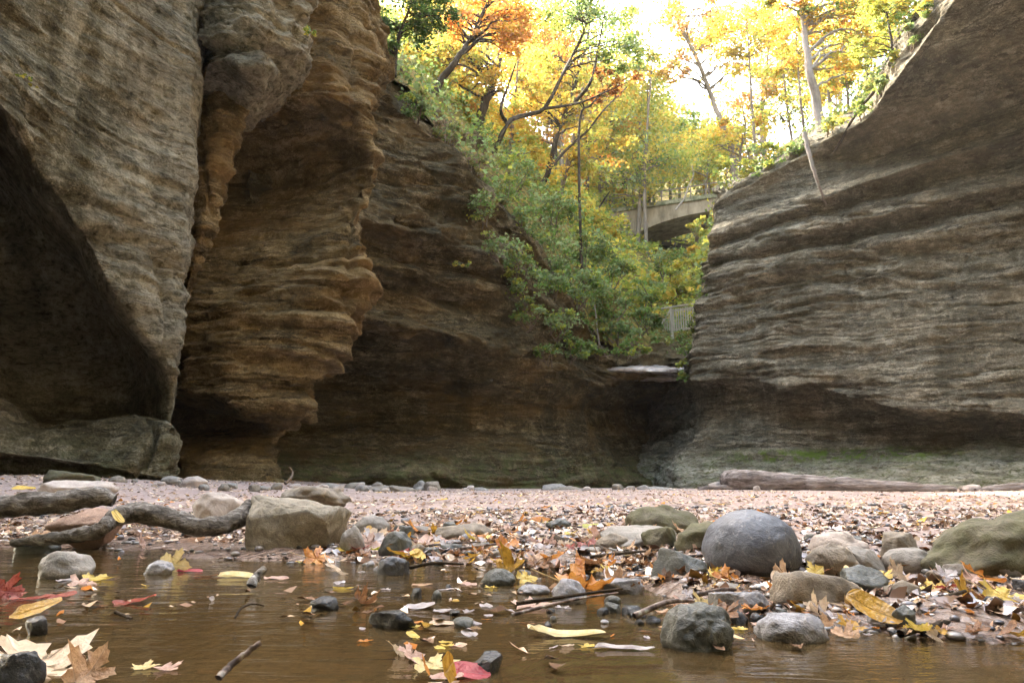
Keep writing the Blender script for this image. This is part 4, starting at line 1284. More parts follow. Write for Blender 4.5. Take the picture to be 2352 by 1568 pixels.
# ------------------------------------------------------------------ stones
def stone_mat(name, dark, light, speck=(0.5, 0.48, 0.45), sp=0.3, rough=0.75, moss=0.0, scale=6.0, wet=None):
    t = NT(name); p = t.coord('Object')
    p = t.pos(); scale = scale * 3.6
    f = t.noise(p, scale, 7, 0.68, 0.5)
    g = t.noise(p, scale * 7, 4, 0.75)
    c = t.ramp(t.math('ADD', t.math('MULTIPLY', f, 0.75), t.math('MULTIPLY', g, 0.25)), [(0.32, dark), (0.66, light)])
    s = t.ramp(t.noise(p, scale * 5, 4, 0.75), [(0.60, (0, 0, 0)), (0.70, (1, 1, 1))])
    c = t.mix(t.math('MULTIPLY', s, sp), c, speck)
    if moss:
        mm = t.ramp(t.noise(p, scale * 0.9, 5, 0.65), [(0.38, (0, 0, 0)), (0.60, (1, 1, 1))])
        c = t.mix(t.math('MULTIPLY', mm, moss), c, (0.10, 0.11, 0.035))
    rg = rough
    z = t.sep(t.pos())[2]
    if wet is not None:
        w = t.maprange(t.math('ADD', z, t.math('MULTIPLY', f, 0.03)), wet + 0.015, wet - 0.005, 0, 1)
        c = t.mix(t.math('MULTIPLY', w, 0.8), c, (0.03, 0.025, 0.02))
        rg = t.maprange(w, 0, 1, rough, 0.22)
    h = t.math('ADD', f, t.math('MULTIPLY', g, 0.25))
    return t.done(t.principled(c, rg, 0.45, t.bump(h, 0.8, 0.012)))

SM = {
 'blue': stone_mat('blue_grey_granite', (0.045, 0.052, 0.07), (0.175, 0.19, 0.23), (0.48, 0.46, 0.46), 0.35, 0.45, scale=4, wet=0.045),
 'grey': stone_mat('grey_stone', (0.12, 0.115, 0.10), (0.36, 0.33, 0.30), wet=0.015, rough=0.7),
 'brown': stone_mat('brown_grey_stone', (0.10, 0.085, 0.065), (0.33, 0.28, 0.22), wet=0.015, rough=0.75),
 'moss': stone_mat('mossy_stone', (0.05, 0.045, 0.03), (0.19, 0.17, 0.12), moss=0.4, sp=0.1, rough=0.9, wet=0.02),
 'dark': stone_mat('dark_wet_stone', (0.022, 0.026, 0.024), (0.11, 0.115, 0.10), (0.32, 0.34, 0.36), 0.25, 0.32),
 'black': stone_mat('black_wet_slate', (0.010, 0.012, 0.016), (0.05, 0.055, 0.065), (0.3, 0.32, 0.4), 0.2, 0.16),
 'pale': stone_mat('pale_dry_stone', (0.30, 0.25, 0.22), (0.56, 0.49, 0.44), (0.65, 0.6, 0.56), 0.2, 0.85),
 'red': stone_mat('reddish_sandstone', (0.17, 0.10, 0.065), (0.40, 0.26, 0.19), sp=0.1),
 'shine': stone_mat('glistening_speckled_stone', (0.10, 0.10, 0.11), (0.42, 0.42, 0.46), (0.75, 0.75, 0.8), 0.5, 0.18, scale=10),
 'block': stone_mat('rough_tan_block', (0.12, 0.105, 0.08), (0.38, 0.34, 0.27), (0.55, 0.5, 0.42), 0.2, 0.85, scale=8, wet=0.02),
}


def rock_mesh(seed, sub=4, angular=0, amp=0.14, freq=1.3):
    rs = np.random.RandomState(seed)
    bm = bmesh.new(); bmesh.ops.create_icosphere(bm, subdivisions=sub, radius=1.0)
    V = np.array([v.co for v in bm.verts]); F = np.array([[v.index for v in f.verts] for f in bm.faces]); bm.free()
    V = V * (1 + amp * fbm(V * freq + seed * 3.7, 3, seed)[:, None])
    angular = angular + 2 if angular >= 0 else 0
    for k in range(angular):
        n = rs.normal(0, 1, 3); n /= np.linalg.norm(n); d = rs.uniform(0.5, 0.8) if angular > 2 else rs.uniform(.78, .9)
        if k == 0 and angular > 2: n = np.array([rs.uniform(-.2, .2), rs.uniform(-.3, .3), 1]); n /= np.linalg.norm(n); d = rs.uniform(.5, .7)
        e = np.maximum(0, V @ n - d)
        V = V - n * (e * 0.94)[:, None]
    V = V * (1 + 0.05 * fbm(V * 3.4 + seed, 5, seed + 3, .6)[:, None] * (.35 if angular == 0 else 1) + (0 if angular == 0 else 0.05) * bnoise(V * 2.6 + seed, seed + 5, (3, 3, 3))[:, None])
    V -= (V.max(0) + V.min(0)) / 2
    V /= (V.max(0) - V.min(0)) / 2
    return V, F


def base_point(px, py):
    z = 0.0
    for _ in range(8):
        p = on_plane(px, py, z)
        if p.y < 0 or p.y > 60: z -= .02; continue
        z = 0.6 * z + 0.4 * max(0.0, gz(p.x, p.y))
        z = min(z, CAM_Z - 0.05) if py > 1125 else z
    return on_plane(px, py, z)


def rock(x0, x1, y0, y1, mat, label, seed, ang=0, D=None, depth=0.8, amp=0.14, rotz=None, name='stone', cat='stone', bury=0.55, group=None, sub=4, freq=1.3, tilt=0.0):
    cx = (x0 + x1) / 2
    if D is None:
        p = base_point(cx, y1); D = p.y
    else:
        p = at(cx, y1, D)
    k = D / F0 * 1.02
    w, h = (x1 - x0) * k, (y1 - y0) * k
    V, F = rock_mesh(seed, sub, ang, amp, freq)
    full = h * (1 + bury)
    V = V * np.array([w / 2, w * depth / 2, full / 2])
    if tilt:
        c, s = math.cos(tilt), math.sin(tilt)
        V = V @ np.array([[c, 0, -s], [0, 1, 0], [s, 0, c]])
        V *= np.array([w / 2 / max(abs(V[:, 0]).max(), 1e-6), 1, 1])
    V[:, 2] += h - V[:, 2].max()
    me = np_mesh(name, V, F)
    o = link(name, me, SM[mat])
    o.location = (p.x, D + w * depth * 0.32, p.z)
    tag(o, label, cat, group)
    return o


def block():
    D = 2.36
    c = {}
    fr = dict(tl=(571, 1141), tr=(770, 1163), br=(737, 1278), bl=(565, 1268))
    P = {}
    P[0, 0, 1] = at(571, 1141, D); P[1, 0, 1] = at(772, 1166, D - .02); P[1, 0, 0] = at(738, 1282, D - .02); P[0, 0, 0] = at(563, 1276, D)
    P[0, 1, 1] = at(592, 1138, D + .22); P[1, 1, 1] = at(818, 1160, D + .20); P[1, 1, 0] = at(775, 1262, D + .18); P[0, 1, 0] = at(590, 1262, D + .22)
    bm = bmesh.new(); bmesh.ops.create_cube(bm, size=1.0)
    bmesh.ops.bevel(bm, geom=bm.edges[:], offset=0.03, segments=2, affect='EDGES')
    bmesh.ops.subdivide_edges(bm, edges=bm.edges[:], cuts=3, use_grid_fill=True)
    bmesh.ops.subdivide_edges(bm, edges=bm.edges[:], cuts=3, use_grid_fill=True)
    bmesh.ops.triangulate(bm, faces=bm.faces[:])
    V = np.array([v.co for v in bm.verts]) + .5
    F = np.array([[v.index for v in f.verts] for f in bm.faces]); bm.free()
    out = np.zeros_like(V)
    for (i, j, k), q in P.items():
        w = (V[:, 0] if i else 1 - V[:, 0]) * (V[:, 1] if j else 1 - V[:, 1]) * (V[:, 2] if k else 1 - V[:, 2])
        out += w[:, None] * np.array(q)
    C = out.mean(0); dirv = out - C; dirv /= np.linalg.norm(dirv, axis=1, keepdims=True)
    r = 1.3 * bnoise(out * 13 + .3 * fbm(out * 8, 2, 4)[:, None], 6, (2, 2, 2)) + .7 * fbm(out * 16, 4, 5, .65); r2 = fbm(out * (5, 5, 9), 2, 8)
    L_ = out - out.mean(0); sc_ = np.abs(L_).max(0); U_ = L_ / sc_
    rb = np.random.RandomState(12)
    for n_, d_ in (((.75, -.75, .75), 1.18), ((-.7, -.75, .7), 1.22), ((.8, -.6, -.6), 1.16), ((-.3, -.8, .85), 1.02), ((.2, -1, -.35), .94), ((-.9, -.3, -.3), 1.06), ((.5, .2, 1), 1.02), ((.9, -.2, .1), .97)):
        n_ = np.array(n_) / np.linalg.norm(n_)
        U_ = U_ - n_ * (np.maximum(0, U_ @ n_ - d_ * .93) * .9)[:, None]
    out = U_ * sc_ + out.mean(0)
    top = smooth01((V[:, 2] - .9) / .1)
    out = out + dirv * (0.007 * r + 0.008 * r2)[:, None]
    out[:, 2] += top * 0.005 * np.sin(V[:, 0] * 5.5 + .8)
    org = C.copy(); org[2] = 0
    o = link('stone_block', np_mesh('stone_block', out - org, F), SM['block']); o.location = org
    tag(o, 'large tan squarish stone block with a dark right side at the water edge', 'stone')
block()

# (x0, x1, y0, y1, material, label, seed, kwargs)
ROCKS = [
 (632,792,1118,1160,'brown','pitted dark slab lying right behind the tan block',11,dict(ang=4,D=3.3,amp=.2)),
 (425,548,1133,1190,'pale','smooth pale grey boulder between driftwood and tan block',12,dict(D=3.2)),
 (1643,1863,1184,1322,'blue','big round blue grey boulder, the largest on the bank',13,dict(ang=-1,amp=.05,depth=.95,bury=.35,sub=5,freq=.8)),
 (1450,1622,1163,1222,'moss','humped mossy brown boulder behind the others',14,dict(amp=.10,tilt=.12)),
 (1562,1712,1204,1275,'moss','flat green mossy boulder just left of the round one',15,dict(amp=.08)),
 (1385,1560,1214,1262,'grey','broad grey stone in front of the humped mossy boulder',17,dict(ang=3)),
 (1478,1556,1213,1266,'moss','small pointed olive stone before the humped mossy boulder',16,dict(ang=4)),
 (1506,1640,1268,1335,'dark','dark wedge shaped stone at the left foot of the round boulder',18,dict(ang=5,tilt=.25)),
 (1866,1988,1254,1318,'brown','rounded brown stone touching the right of the round boulder',19,dict(amp=.10)),
 (1880,2014,1226,1284,'pale','pale crusty stone behind the rounded brown one',20,dict(amp=.12)),
 (1965,2045,1262,1312,'grey','small angular grey stone wedged among the right hand boulders',21,dict(ang=5)),
 (2036,2115,1228,1292,'brown','peaked brown stone on the right bank',22,dict(ang=3)),
 (2050,2172,1264,1312,'grey','smooth lens shaped grey stone on the right',23,dict(amp=.06)),
 (2150,2560,1184,1322,'moss','long mossy boulder running out of the right edge',24,dict(amp=.12,tilt=-.28,depth=.6,sub=5)),
 (2180,2262,1294,1322,'grey','thin flaky stone under the long mossy boulder',25,dict(ang=4)),
 (2296,2380,1290,1326,'grey','sharp grey stone at the right edge',26,dict(ang=5)),
 (1802,1990,1322,1402,'brown','wide brown stone with a sloping top near the round boulder',27,dict(ang=4,amp=.10)),
 (1938,2052,1308,1376,'dark','dark streaked slab crossed by a pale stick',28,dict(ang=4,tilt=-.22)),
 (2040,2130,1340,1396,'brown','low brown stone right of the streaked slab',29,dict(amp=.14)),
 (1532,1690,1402,1492,'dark','dark wet rounded stone standing in the near water',30,dict(amp=.10,tilt=-.15,sub=5)),
 (1648,1778,1366,1410,'shine','flat glistening slab between leaves and near water',31,dict(ang=5)),
 (1758,1912,1420,1474,'shine','glistening domed stone half awash in the near water',32,dict(amp=.10)),
 (2000,2060,1400,1440,'shine','small glistening stone behind a wedge shaped leaf',33,dict(amp=.1)),
 (2062,2115,1398,1446,'dark','small dark wet cube like stone on the right',34,dict(ang=5)),
 (845,947,1408,1444,'black','black wet brick shaped stone in the brown water',35,dict(ang=5,amp=.08)),
 (70,188,1272,1328,'grey','smooth grey stone alone in the left water',36,dict(amp=.08,tilt=.1)),
 (326,390,1290,1318,'shine','small wet lump in the left water',37,dict(amp=.2)),
 (866,936,1282,1320,'blue','small blue grey stone with a leaf on it',38,dict(amp=.08)),
 (1105,1182,1310,1344,'dark','dark rounded stone at mid water',39,dict(amp=.1)),
 (1272,1348,1336,1386,'shine','wet stone under the big orange leaf',40,dict(amp=.12)),
 (1385,1480,1330,1362,'shine','flat wet stone right of the big orange leaf',41,dict(ang=3)),
 (52,102,1420,1458,'black','small shiny pointed stone in the near left water',42,dict(ang=5)),
 (704,772,1374,1402,'black','shiny wet lump in the middle of the water',43,dict(amp=.2)),
 (-60,62,1516,1600,'black','black stone under the cream leaf in the corner',44,dict(ang=4)),
 (1080,1152,1508,1545,'black','dark shiny shard beside the crimson leaf',45,dict(ang=5)),
 (100,255,1172,1232,'red','flat reddish stone under the driftwood',46,dict(D=2.55,ang=4)),
 (20,115,1236,1270,'dark','dark lump at the end of the driftwood fork',47,dict(amp=.2)),
 (776,832,1212,1272,'grey','grey stone leaning on the tan block',48,dict(amp=.12)),
 (868,942,1224,1274,'dark','dark green grey stone beside pale leaves',49,dict(amp=.12)),
 (806,890,1184,1222,'grey','low grey stone behind the tan block',50,dict(amp=.1)),
 (995,1130,1206,1240,'brown','long low brown stone in mid bank',51,dict(amp=.12)),
 (1255,1315,1194,1216,'dark','small dark stone in the bluish puddle',52,dict(amp=.15)),
 (1375,1455,1228,1264,'brown','brown stone left of the pointed olive one',53,dict(amp=.12)),
 (75,205,1080,1118,'moss','wide dull green stone at the foot of the left wall',54,dict(D=6.6,ang=3)),
 (118,160,1083,1108,'pale','pale stone leaning on the dull green one',55,dict(D=7.2)),
 (58,236,1104,1140,'pale','pale stone with a dark hole behind the driftwood',56,dict(D=4.2,ang=2,amp=.18)),
 (240,284,1092,1112,'brown','small brown stone left of the twin pale ones',57,dict(D=7.6)),
 (362,412,1093,1112,'grey','left one of the twin pale stones by the grey slab foot',58,dict(D=8.0)),
 (408,470,1094,1119,'pale','right one of the twin pale stones by the grey slab foot',59,dict(D=7.6)),
 (1244,1316,1111,1132,'grey','pale humped stone at the foot of the waterfall wall',60,dict(D=15)),
 (1275,1345,1116,1134,'brown','brown stone beside the pale humped one',61,dict(D=14.5)),
 (1458,1558,1117,1135,'grey','long grey stone below the waterfall',62,dict(D=15)),
 (1082,1124,1119,1135,'grey','rounded stone under the alcove, left of the waterfall',63,dict(D=13.5)),
 (795,950,1116,1133,'brown','low wide stone at the foot of the alcove wall',64,dict(D=11.5,amp=.1)),
 (1680,1740,1112,1132,'brown','stone in front of the fallen log',65,dict(D=13.5)),
 (1870,1920,1124,1138,'pale','small pale stone in front of the fallen log',66,dict(D=13)),
 (1640,1700,1340,1368,'grey','small grey stone at the foot of the round boulder',67,dict(amp=.12)),
 (1190,1262,1345,1364,'shine','flat wet stone in mid water',68,dict(amp=.1)),
 (2268,2330,1376,1410,'black','black wet stone under the golden leaves',69,dict(amp=.14)),
 (2200,2250,1378,1402,'grey','small wet stone left of the golden leaves',70,dict(amp=.14)),
]
for x0, x1, y0, y1, m, lab, sd, kw in ROCKS:
    rock(x0, x1, y0, y1, m, lab, sd, **kw)
rr = random.Random(3)
protos = [rock_mesh(200 + i, 3, rr.choice([0, 0, 3, 4]), .16) for i in range(8)]
def small_rock(px, py, wpx, mat, label, group, k, Dfix=None):
    p = base_point(px, py) if Dfix is None else at(px, py, Dfix)
    D = p.y
    w = wpx * D / F0
    V, F = protos[k % 8]
    key = ('sr', k % 8, mat)
    if key not in CACHE:
        me = np_mesh('stone', V, F); me.materials.append(SM[mat]); CACHE[key] = me
    o = link('stone', CACHE[key]); tag(o, label, 'stone', group)
    h = w * rr.uniform(.35, .6)
    o.scale = (w / 2, w / 2 * rr.uniform(.6, 1), h * .75)
    o.location = (p.x, p.y + w * .2, p.z + h * .12)
    o.rotation_euler = (rr.uniform(-.2, .2), rr.uniform(-.2, .2), rr.uniform(0, 6.3))
CACHE = {}
for i in range(115):
    u = rr.random()
    px = rr.uniform(820, 1640) if u < .34 else rr.uniform(1600, 2380)
    py = rr.uniform(1196, 1300) if px < 1500 else rr.uniform(1230, 1470)
    small_rock(px, py, rr.uniform(18, 52), rr.choice(['dark', 'brown', 'dark', 'shine', 'black', 'dark', 'grey', 'shine', 'black']),
               'small wet stone among the leaves at the water edge', 'small stones at the water edge', i)
for i in range(46):
    px = rr.choice([rr.uniform(300, 640), rr.uniform(640, 1240), rr.uniform(640, 1240), rr.uniform(1240, 2350)])
    D = np.interp(px, [300, 640, 900, 1300, 2350], [7.6, 9.8, 12.5, 16, 14.5]) * rr.uniform(.8, 1.03)
    z = gz((px - W0 / 2) / F0 * D, D)
    py = 1112 + (CAM_Z - z) * F0 / D
    small_rock(px, py, rr.uniform(14, 44), rr.choice(['grey', 'pale', 'brown', 'pale']),
               'rounded dry stone along the foot of the canyon walls', 'dry stones along the walls', i, D)

# ------------------------------------------------------------------ driftwood, log, twigs
def rough_tube(pts, rads, n=90, sides=22, seed=1, amp=0.15):
    Q = spline(pts, n)
    r = np.interp(np.linspace(0, 1, n), np.linspace(0, 1, len(rads)), rads)
    V, F = tube_np(Q, r, sides, False)
    C = np.repeat(Q, sides, axis=0)
    d = V - C
    rr_ = np.repeat(r, sides)[:, None]
    nz = fbm(V / rr_.mean() * (0.75), 5, seed, .65)
    V0 = V
    V = C + d * (1 + amp * nz)[:, None]
    # closed, broken ends
    k = len(V)
    V = np.concatenate([V, [Q[0] - (Q[1] - Q[0]) * .2], [Q[-1] + (Q[-1] - Q[-2]) * .2]])
    T = []
    for s in range(sides):
        T.append((s, (s + 1) % sides, k)); b = (n - 1) * sides
        T.append((b + (s + 1) % sides, b + s, k + 1))
    return V, F, T

class Wood:
    def __init__(s): s.V, s.F, s.n = [], [], 0
    def add(s, *a, **k):
        V, F, T = rough_tube(*a, **k)
        s.V.append(V); s.F += [tuple(x + s.n for x in f) for f in F.tolist()] + [tuple(x + s.n for x in f) for f in T]; s.n += len(V)
    def build(s, name, mat, parent=None):
        me = bpy.data.meshes.new(name); me.from_pydata(np.concatenate(s.V).tolist(), [], s.F)
        for f in me.polygons: f.use_smooth = True
        return link(name, me, mat, parent)

t = NT('grey_driftwood'); p = t.pos()
f = t.noise(t.mapping(p, (.45, 1, 1)), 34, 6, .75, .6); g = t.noise(t.mapping(p, (.3, 1, 1)), 120, 4, .7)
c = t.ramp(f, [(0.36, (0.05, 0.042, 0.035)), (0.52, (0.20, 0.18, 0.16)), (0.66, (0.50, 0.48, 0.46))])
M_DRIFT = t.done(t.principled(c, .8, .3, t.bump(t.math('ADD', f, t.math('MULTIPLY', g, .4)), .9, .02)))
t = NT('silver_log'); p = t.pos()
f = t.noise(t.mapping(p, (.5, 4, 4)), 4, 6, .7)
c = t.ramp(f, [(0.35, (0.09, 0.07, 0.06)), (0.52, (0.26, 0.22, 0.20)), (0.68, (0.48, 0.43, 0.41))])
M_LOG = t.done(t.principled(c, .85, .2, t.bump(f, .9, .05)))

Dd = 2.42
k = Dd / F0 * .86
root = empty('driftwood', at(250, 1180, Dd)); tag(root, 'twisted grey driftwood branch propped at the left water edge', 'driftwood')
w = Wood(); w.add([at(-120, 1170, Dd - .1), at(0, 1166, Dd), at(70, 1156, Dd), at(150, 1150, Dd), at(225, 1140, Dd + .02), at(262, 1150, Dd + .03)], [30 * k, 30 * k, 29 * k, 28 * k, 27 * k, 14 * k], seed=4)
a = w.build('branch', M_DRIFT)
w = Wood(); w.add([at(240, 1205, Dd - .03), at(268, 1186, Dd - .03), at(310, 1176, Dd), at(380, 1188, Dd), at(450, 1208, Dd - .02), at(520, 1204, Dd), at(580, 1168, Dd + .08)], [12 * k, 23 * k, 28 * k, 27 * k, 24 * k, 24 * k, 27 * k], seed=9)
b = w.build('branch', M_DRIFT)
w = Wood(); w.add([at(262, 1180, Dd - .02), at(248, 1200, Dd - .06), at(226, 1218, Dd - .08), at(170, 1230, Dd - .06), at(100, 1238, Dd - .03), at(30, 1246, Dd)], [15 * k, 20 * k, 20 * k, 17 * k, 15 * k, 10 * k], seed=13)
c_ = w.build('branch', M_DRIFT)
for o in (a, b, c_):
    o.parent = root; o.matrix_parent_inverse = Matrix.Translation(-root.location)
for x, y, wd, hh in ((360 * .98, 1120 + 10, 30, 26), (285, 1140, 18, 14)):
    pass
DL = 13.2; k = DL / F0
w = Wood(); w.add([at(1662, 1098, DL + .2), at(1700, 1104, DL), at(1800, 1110, DL - .1), at(1950, 1116, DL - .2), at(2100, 1121, DL - .3), at(2195, 1124, DL - .4)], [19 * k, 25 * k, 23 * k, 18 * k, 13 * k, 7 * k], n=90, seed=21, amp=.14)
tag(w.build('fallen_log', M_LOG), 'long silver grey fallen log at the foot of the right wall', 'log')
w = Wood(); w.add([at(1604, 1124, DL), at(1650, 1121, DL), at(1700, 1118, DL), at(1745, 1116, DL)], [7 * k, 8 * k, 8 * k, 5 * k], n=40, seed=22)
tag(w.build('fallen_log', M_LOG), 'short thin log poking out left of the long fallen log', 'log')
w = Wood(); w.add([at(2240, 1128, 12.8), at(2300, 1124, 12.8), at(2420, 1116, 12.8)], [6 * k, 12 * k, 14 * k], n=40, seed=23)
tag(w.build('fallen_log', M_LOG), 'dark log end at the right edge of the gravel', 'log')

def twig(pts, r0, r1, mat, label, name='twig', n=16, side=None):
    rs = np.random.RandomState(int(pts[0][0]))
    P3 = []
    for q in pts:
        P3.append(at(q[0], q[1], q[2]))
    Q = spline(P3, n); Q[1:-1] += rs.normal(0, .12 * r0, (n - 2, 3))
    tm = TubeMesh(); tm.add(Q, np.linspace(r0, r1, n), 8)
    o = tm.build(name, mat); tag(o, label, 'twig')
    return o
t = NT('blotched_twig_bark'); p = t.coord('Object')
M_TWIG = t.done(t.principled(t.ramp(t.noise(p, 60, 4), [(0.42, (0.05, 0.035, 0.03)), (0.58, (0.22, 0.17, 0.15)), (0.68, (0.46, 0.48, 0.42))]), .8, .3))
t = NT('pale_stem'); M_STEM = t.done(t.principled((0.55, 0.42, 0.22), .6, .3))
twig([(502, 1556, .84), (530, 1528, .86), (565, 1500, .87), (598, 1475, .88)], .0042, .0032, M_TWIG, 'blotched twig sticking up out of the near water')
twig([(577, 1345, 1.58), (588, 1325, 1.60), (606, 1306, 1.62)], .011, .008, M_DRIFT, 'thick stub of branch standing in the water')
twig([(540, 1418, 1.20), (555, 1395, 1.22), (580, 1386, 1.24), (606, 1390, 1.25)], .0022, .0014, M_BARK_DARK, 'thin arched dark twig in the water')
twig([(265, 1405, 1.24), (285, 1413, 1.23), (302, 1420, 1.22)], .0030, .0024, M_BARK_DARK, 'short dark twig floating in the left water')
twig([(1270, 1240, 2.55), (1330, 1258, 2.4), (1400, 1275, 2.2), (1460, 1284, 2.1), (1520, 1290, 2.05)], .022, .013, M_BARK_DARK, 'dark half sunken branch in mid bank', 'sunken_branch')
twig([(1943, 1303, 1.55), (1960, 1330, 1.45), (1985, 1365, 1.38), (2012, 1398, 1.30)], .0052, .0032, M_STEM, 'pale stick leaning across the streaked slab')
twig([(2068, 1455, 1.08), (2120, 1440, 1.12), (2180, 1430, 1.16), (2250, 1424, 1.2)], .006, .004, M_BARK_DARK, 'dark twig lying on the wet gravel at the right')
twig([(2040, 1190, 4.4), (2075, 1198, 4.2)], .012, .008, M_BARK_DARK, 'tiny dark stick on the gravel flat')
twig([(655, 1110, 8.6), (668, 1098, 8.7), (672, 1085, 8.8), (664, 1072, 8.8)], .02, .008, M_BARK_MID, 'thin dry stem standing by the orange buttress foot')

# ------------------------------------------------------------------ fallen leaves
def leaf_material(name, a, b, trans=0.3, rough=0.26, spot=0.0):
    t = NT(name)
    p = t.coord('Object')
    oi = t.n.new('ShaderNodeObjectInfo')
    off = t.n.new('ShaderNodeVectorMath'); off.operation = 'ADD'
    t.l.new(p, off.inputs[0]); t.l.new(oi.outputs['Location'], off.inputs[1])
    q = off.outputs[0]
    c = t.ramp(t.noise(q, 3.5, 5, .65), [(0.35, a), (0.65, b)])
    if spot:
        s = t.ramp(t.noise(q, 9, 4, .7), [(0.58, (0, 0, 0)), (0.66, (1, 1, 1))])
        c = t.mix(t.math('MULTIPLY', s, spot), c, tuple(x * .3 for x in a))
    s = t.sep(p)
    ang = t.math('ABSOLUTE', t.math('ARCTAN2', s[1], s[0]))
    rad = t.math('SQRT', t.math('ADD', t.math('MULTIPLY', s[0], s[0]), t.math('MULTIPLY', s[1], s[1])))
    v = None
    for a0 in (0.0, 0.88, 1.55):
        d = t.math('MULTIPLY', t.math('ABSOLUTE', t.math('SUBTRACT', ang, a0)), rad)
        d = t.maprange(d, 0.006, 0.022, 1, 0)
        v = d if v is None else t.math('MAXIMUM', v, d)
    c = t.mix(t.math('MULTIPLY', v, 0.4), c, tuple(min(.9, x * 0.5 + .12) for x in b))
    h = t.math('SUBTRACT', t.noise(q, 12, 3), v)
    pb = t.principled(c, rough, .4, t.bump(h, .35, .02))
    tr = t.n.new('ShaderNodeBsdfTranslucent'); t.l.new(c, tr.inputs[0])
    m = t.n.new('ShaderNodeMixShader'); m.inputs[0].default_value = trans
    t.l.new(pb, m.inputs[1]); t.l.new(tr.outputs[0], m.inputs[2])
    return t.done(m.outputs[0])

LM = {
 'cream': leaf_material('cream_leaf', (0.58, 0.44, 0.31), (0.78, 0.64, 0.48), spot=.25),
 'tan': leaf_material('tan_leaf', (0.38, 0.22, 0.12), (0.64, 0.43, 0.27), spot=.4),
 'pink': leaf_material('pinkish_leaf', (0.46, 0.28, 0.22), (0.70, 0.50, 0.42), spot=.3),
 'brown': leaf_material('brown_leaf', (0.13, 0.06, 0.03), (0.34, 0.17, 0.075), spot=.5),
 'orange': leaf_material('orange_leaf', (0.44, 0.14, 0.025), (0.68, 0.32, 0.07), spot=.35),
 'ochre': leaf_material('ochre_leaf', (0.34, 0.18, 0.02), (0.60, 0.36, 0.055), spot=.5),
 'yellow': leaf_material('yellow_leaf', (0.60, 0.40, 0.05), (0.76, 0.60, 0.18), spot=.3),
 'paleyellow': leaf_material('pale_yellow_leaf', (0.66, 0.51, 0.22), (0.78, 0.67, 0.36), spot=.15),
 'lime': leaf_material('lime_leaf', (0.36, 0.36, 0.03), (0.60, 0.56, 0.10), spot=.2),
 'red': leaf_material('red_leaf', (0.20, 0.03, 0.025), (0.40, 0.10, 0.07), spot=.4),
 'crimson': leaf_material('crimson_leaf', (0.28, 0.018, 0.035), (0.48, 0.08, 0.10), spot=.3),
 'silver': leaf_material('silvery_wet_leaf', (0.36, 0.32, 0.33), (0.62, 0.58, 0.60), rough=.12),
}
HALF = [(-.02, .05), (-.10, .17), (-.13, .27), (-.03, .31), (.02, .43), (.11, .36), (.20, .38), (.22, .27), (.31, .36), (.36, .53), (.45, .52), (.55, .66),
        (.57, .52), (.66, .49), (.58, .37), (.60, .28), (.52, .17), (.63, .20), (.72, .30), (.76, .20), (.88, .15), (.92, .06)]
MAPLE = np.array([(0.03, 0)] + HALF + [(1.02, 0)] + [(u, -v) for u, v in HALF[::-1]])
tt_ = np.linspace(0, math.pi, 13)
OVAL = np.array([(0.5 - .5 * math.cos(a), .27 * math.sin(a) ** .85) for a in tt_] + [(0.5 - .5 * math.cos(a), -.27 * math.sin(a) ** .85) for a in tt_[-2:0:-1]])
LANCE = np.array([(0.5 - .5 * math.cos(a), .10 * math.sin(a)) for a in tt_] + [(0.5 - .5 * math.cos(a), -.10 * math.sin(a)) for a in tt_[-2:0:-1]])

def leaf_np(shape, seed, curl=0.3, cup=0.2, roll=0.0):
    rs = np.random.RandomState(seed)
    O = {'maple': MAPLE, 'oval': OVAL, 'lance': LANCE}[shape].copy()
    n = len(O)
    c = np.array([.40, 0]) if shape != 'lance' else np.array([.5, 0])
    O = O + rs.normal(0, .014, O.shape) * (shape == 'maple')
    rings = [c[None, :] + (O - c) * s for s in (1.0, .72, .42, .16)]
    P = np.concatenate(rings + [c[None, :]])
    F4, F3 = [], []
    for k in range(3):
        for i in range(n):
            j = (i + 1) % n
            F4.append((k * n + i, k * n + j, (k + 1) * n + j, (k + 1) * n + i))
    for i in range(n): F3.append((3 * n + i, 3 * n + (i + 1) % n, 4 * n))
    u, v = P[:, 0], P[:, 1]
    z = cup * (v * v * 1.6 + (u - .4) ** 2 * .7) + 0.0 * u
    # each lobe lifts or droops on its own
    ang = np.arctan2(v, u - .1)
    r = np.hypot(u - .4, v)
    z = z + curl * r ** 2 * (np.sin(ang * 2.3 + rs.uniform(0, 6)) * .6 + np.sin(ang * 4.1 + rs.uniform(0, 6)) * .35)
    z = z + .03 * vnoise(np.stack([u * 5, v * 5, 0 * u + seed], -1), seed) - .02 * np.exp(-(v / .03) ** 2)
    X, Y, Z = u, v, z
    if roll:
        a = v * roll * 3.0
        rad = 1 / (roll * 3.0)
        Y = np.sin(a) * rad; Z = z + (1 - np.cos(a)) * rad
    return np.stack([X - 0.0, Y, Z], -1), F4, F3

def leaf_mesh(shape, seed, mat, **kw):
    key = (shape, seed, mat, tuple(sorted(kw.items())))
    if key not in CACHE:
        V, F4, F3 = leaf_np(shape, seed, **kw)
        me = bpy.data.meshes.new('leaf'); me.from_pydata(V.tolist(), [], F4 + F3)
        for f in me.polygons: f.use_smooth = True
        me.materials.append(LM[mat]); CACHE[key] = me
    return CACHE[key]

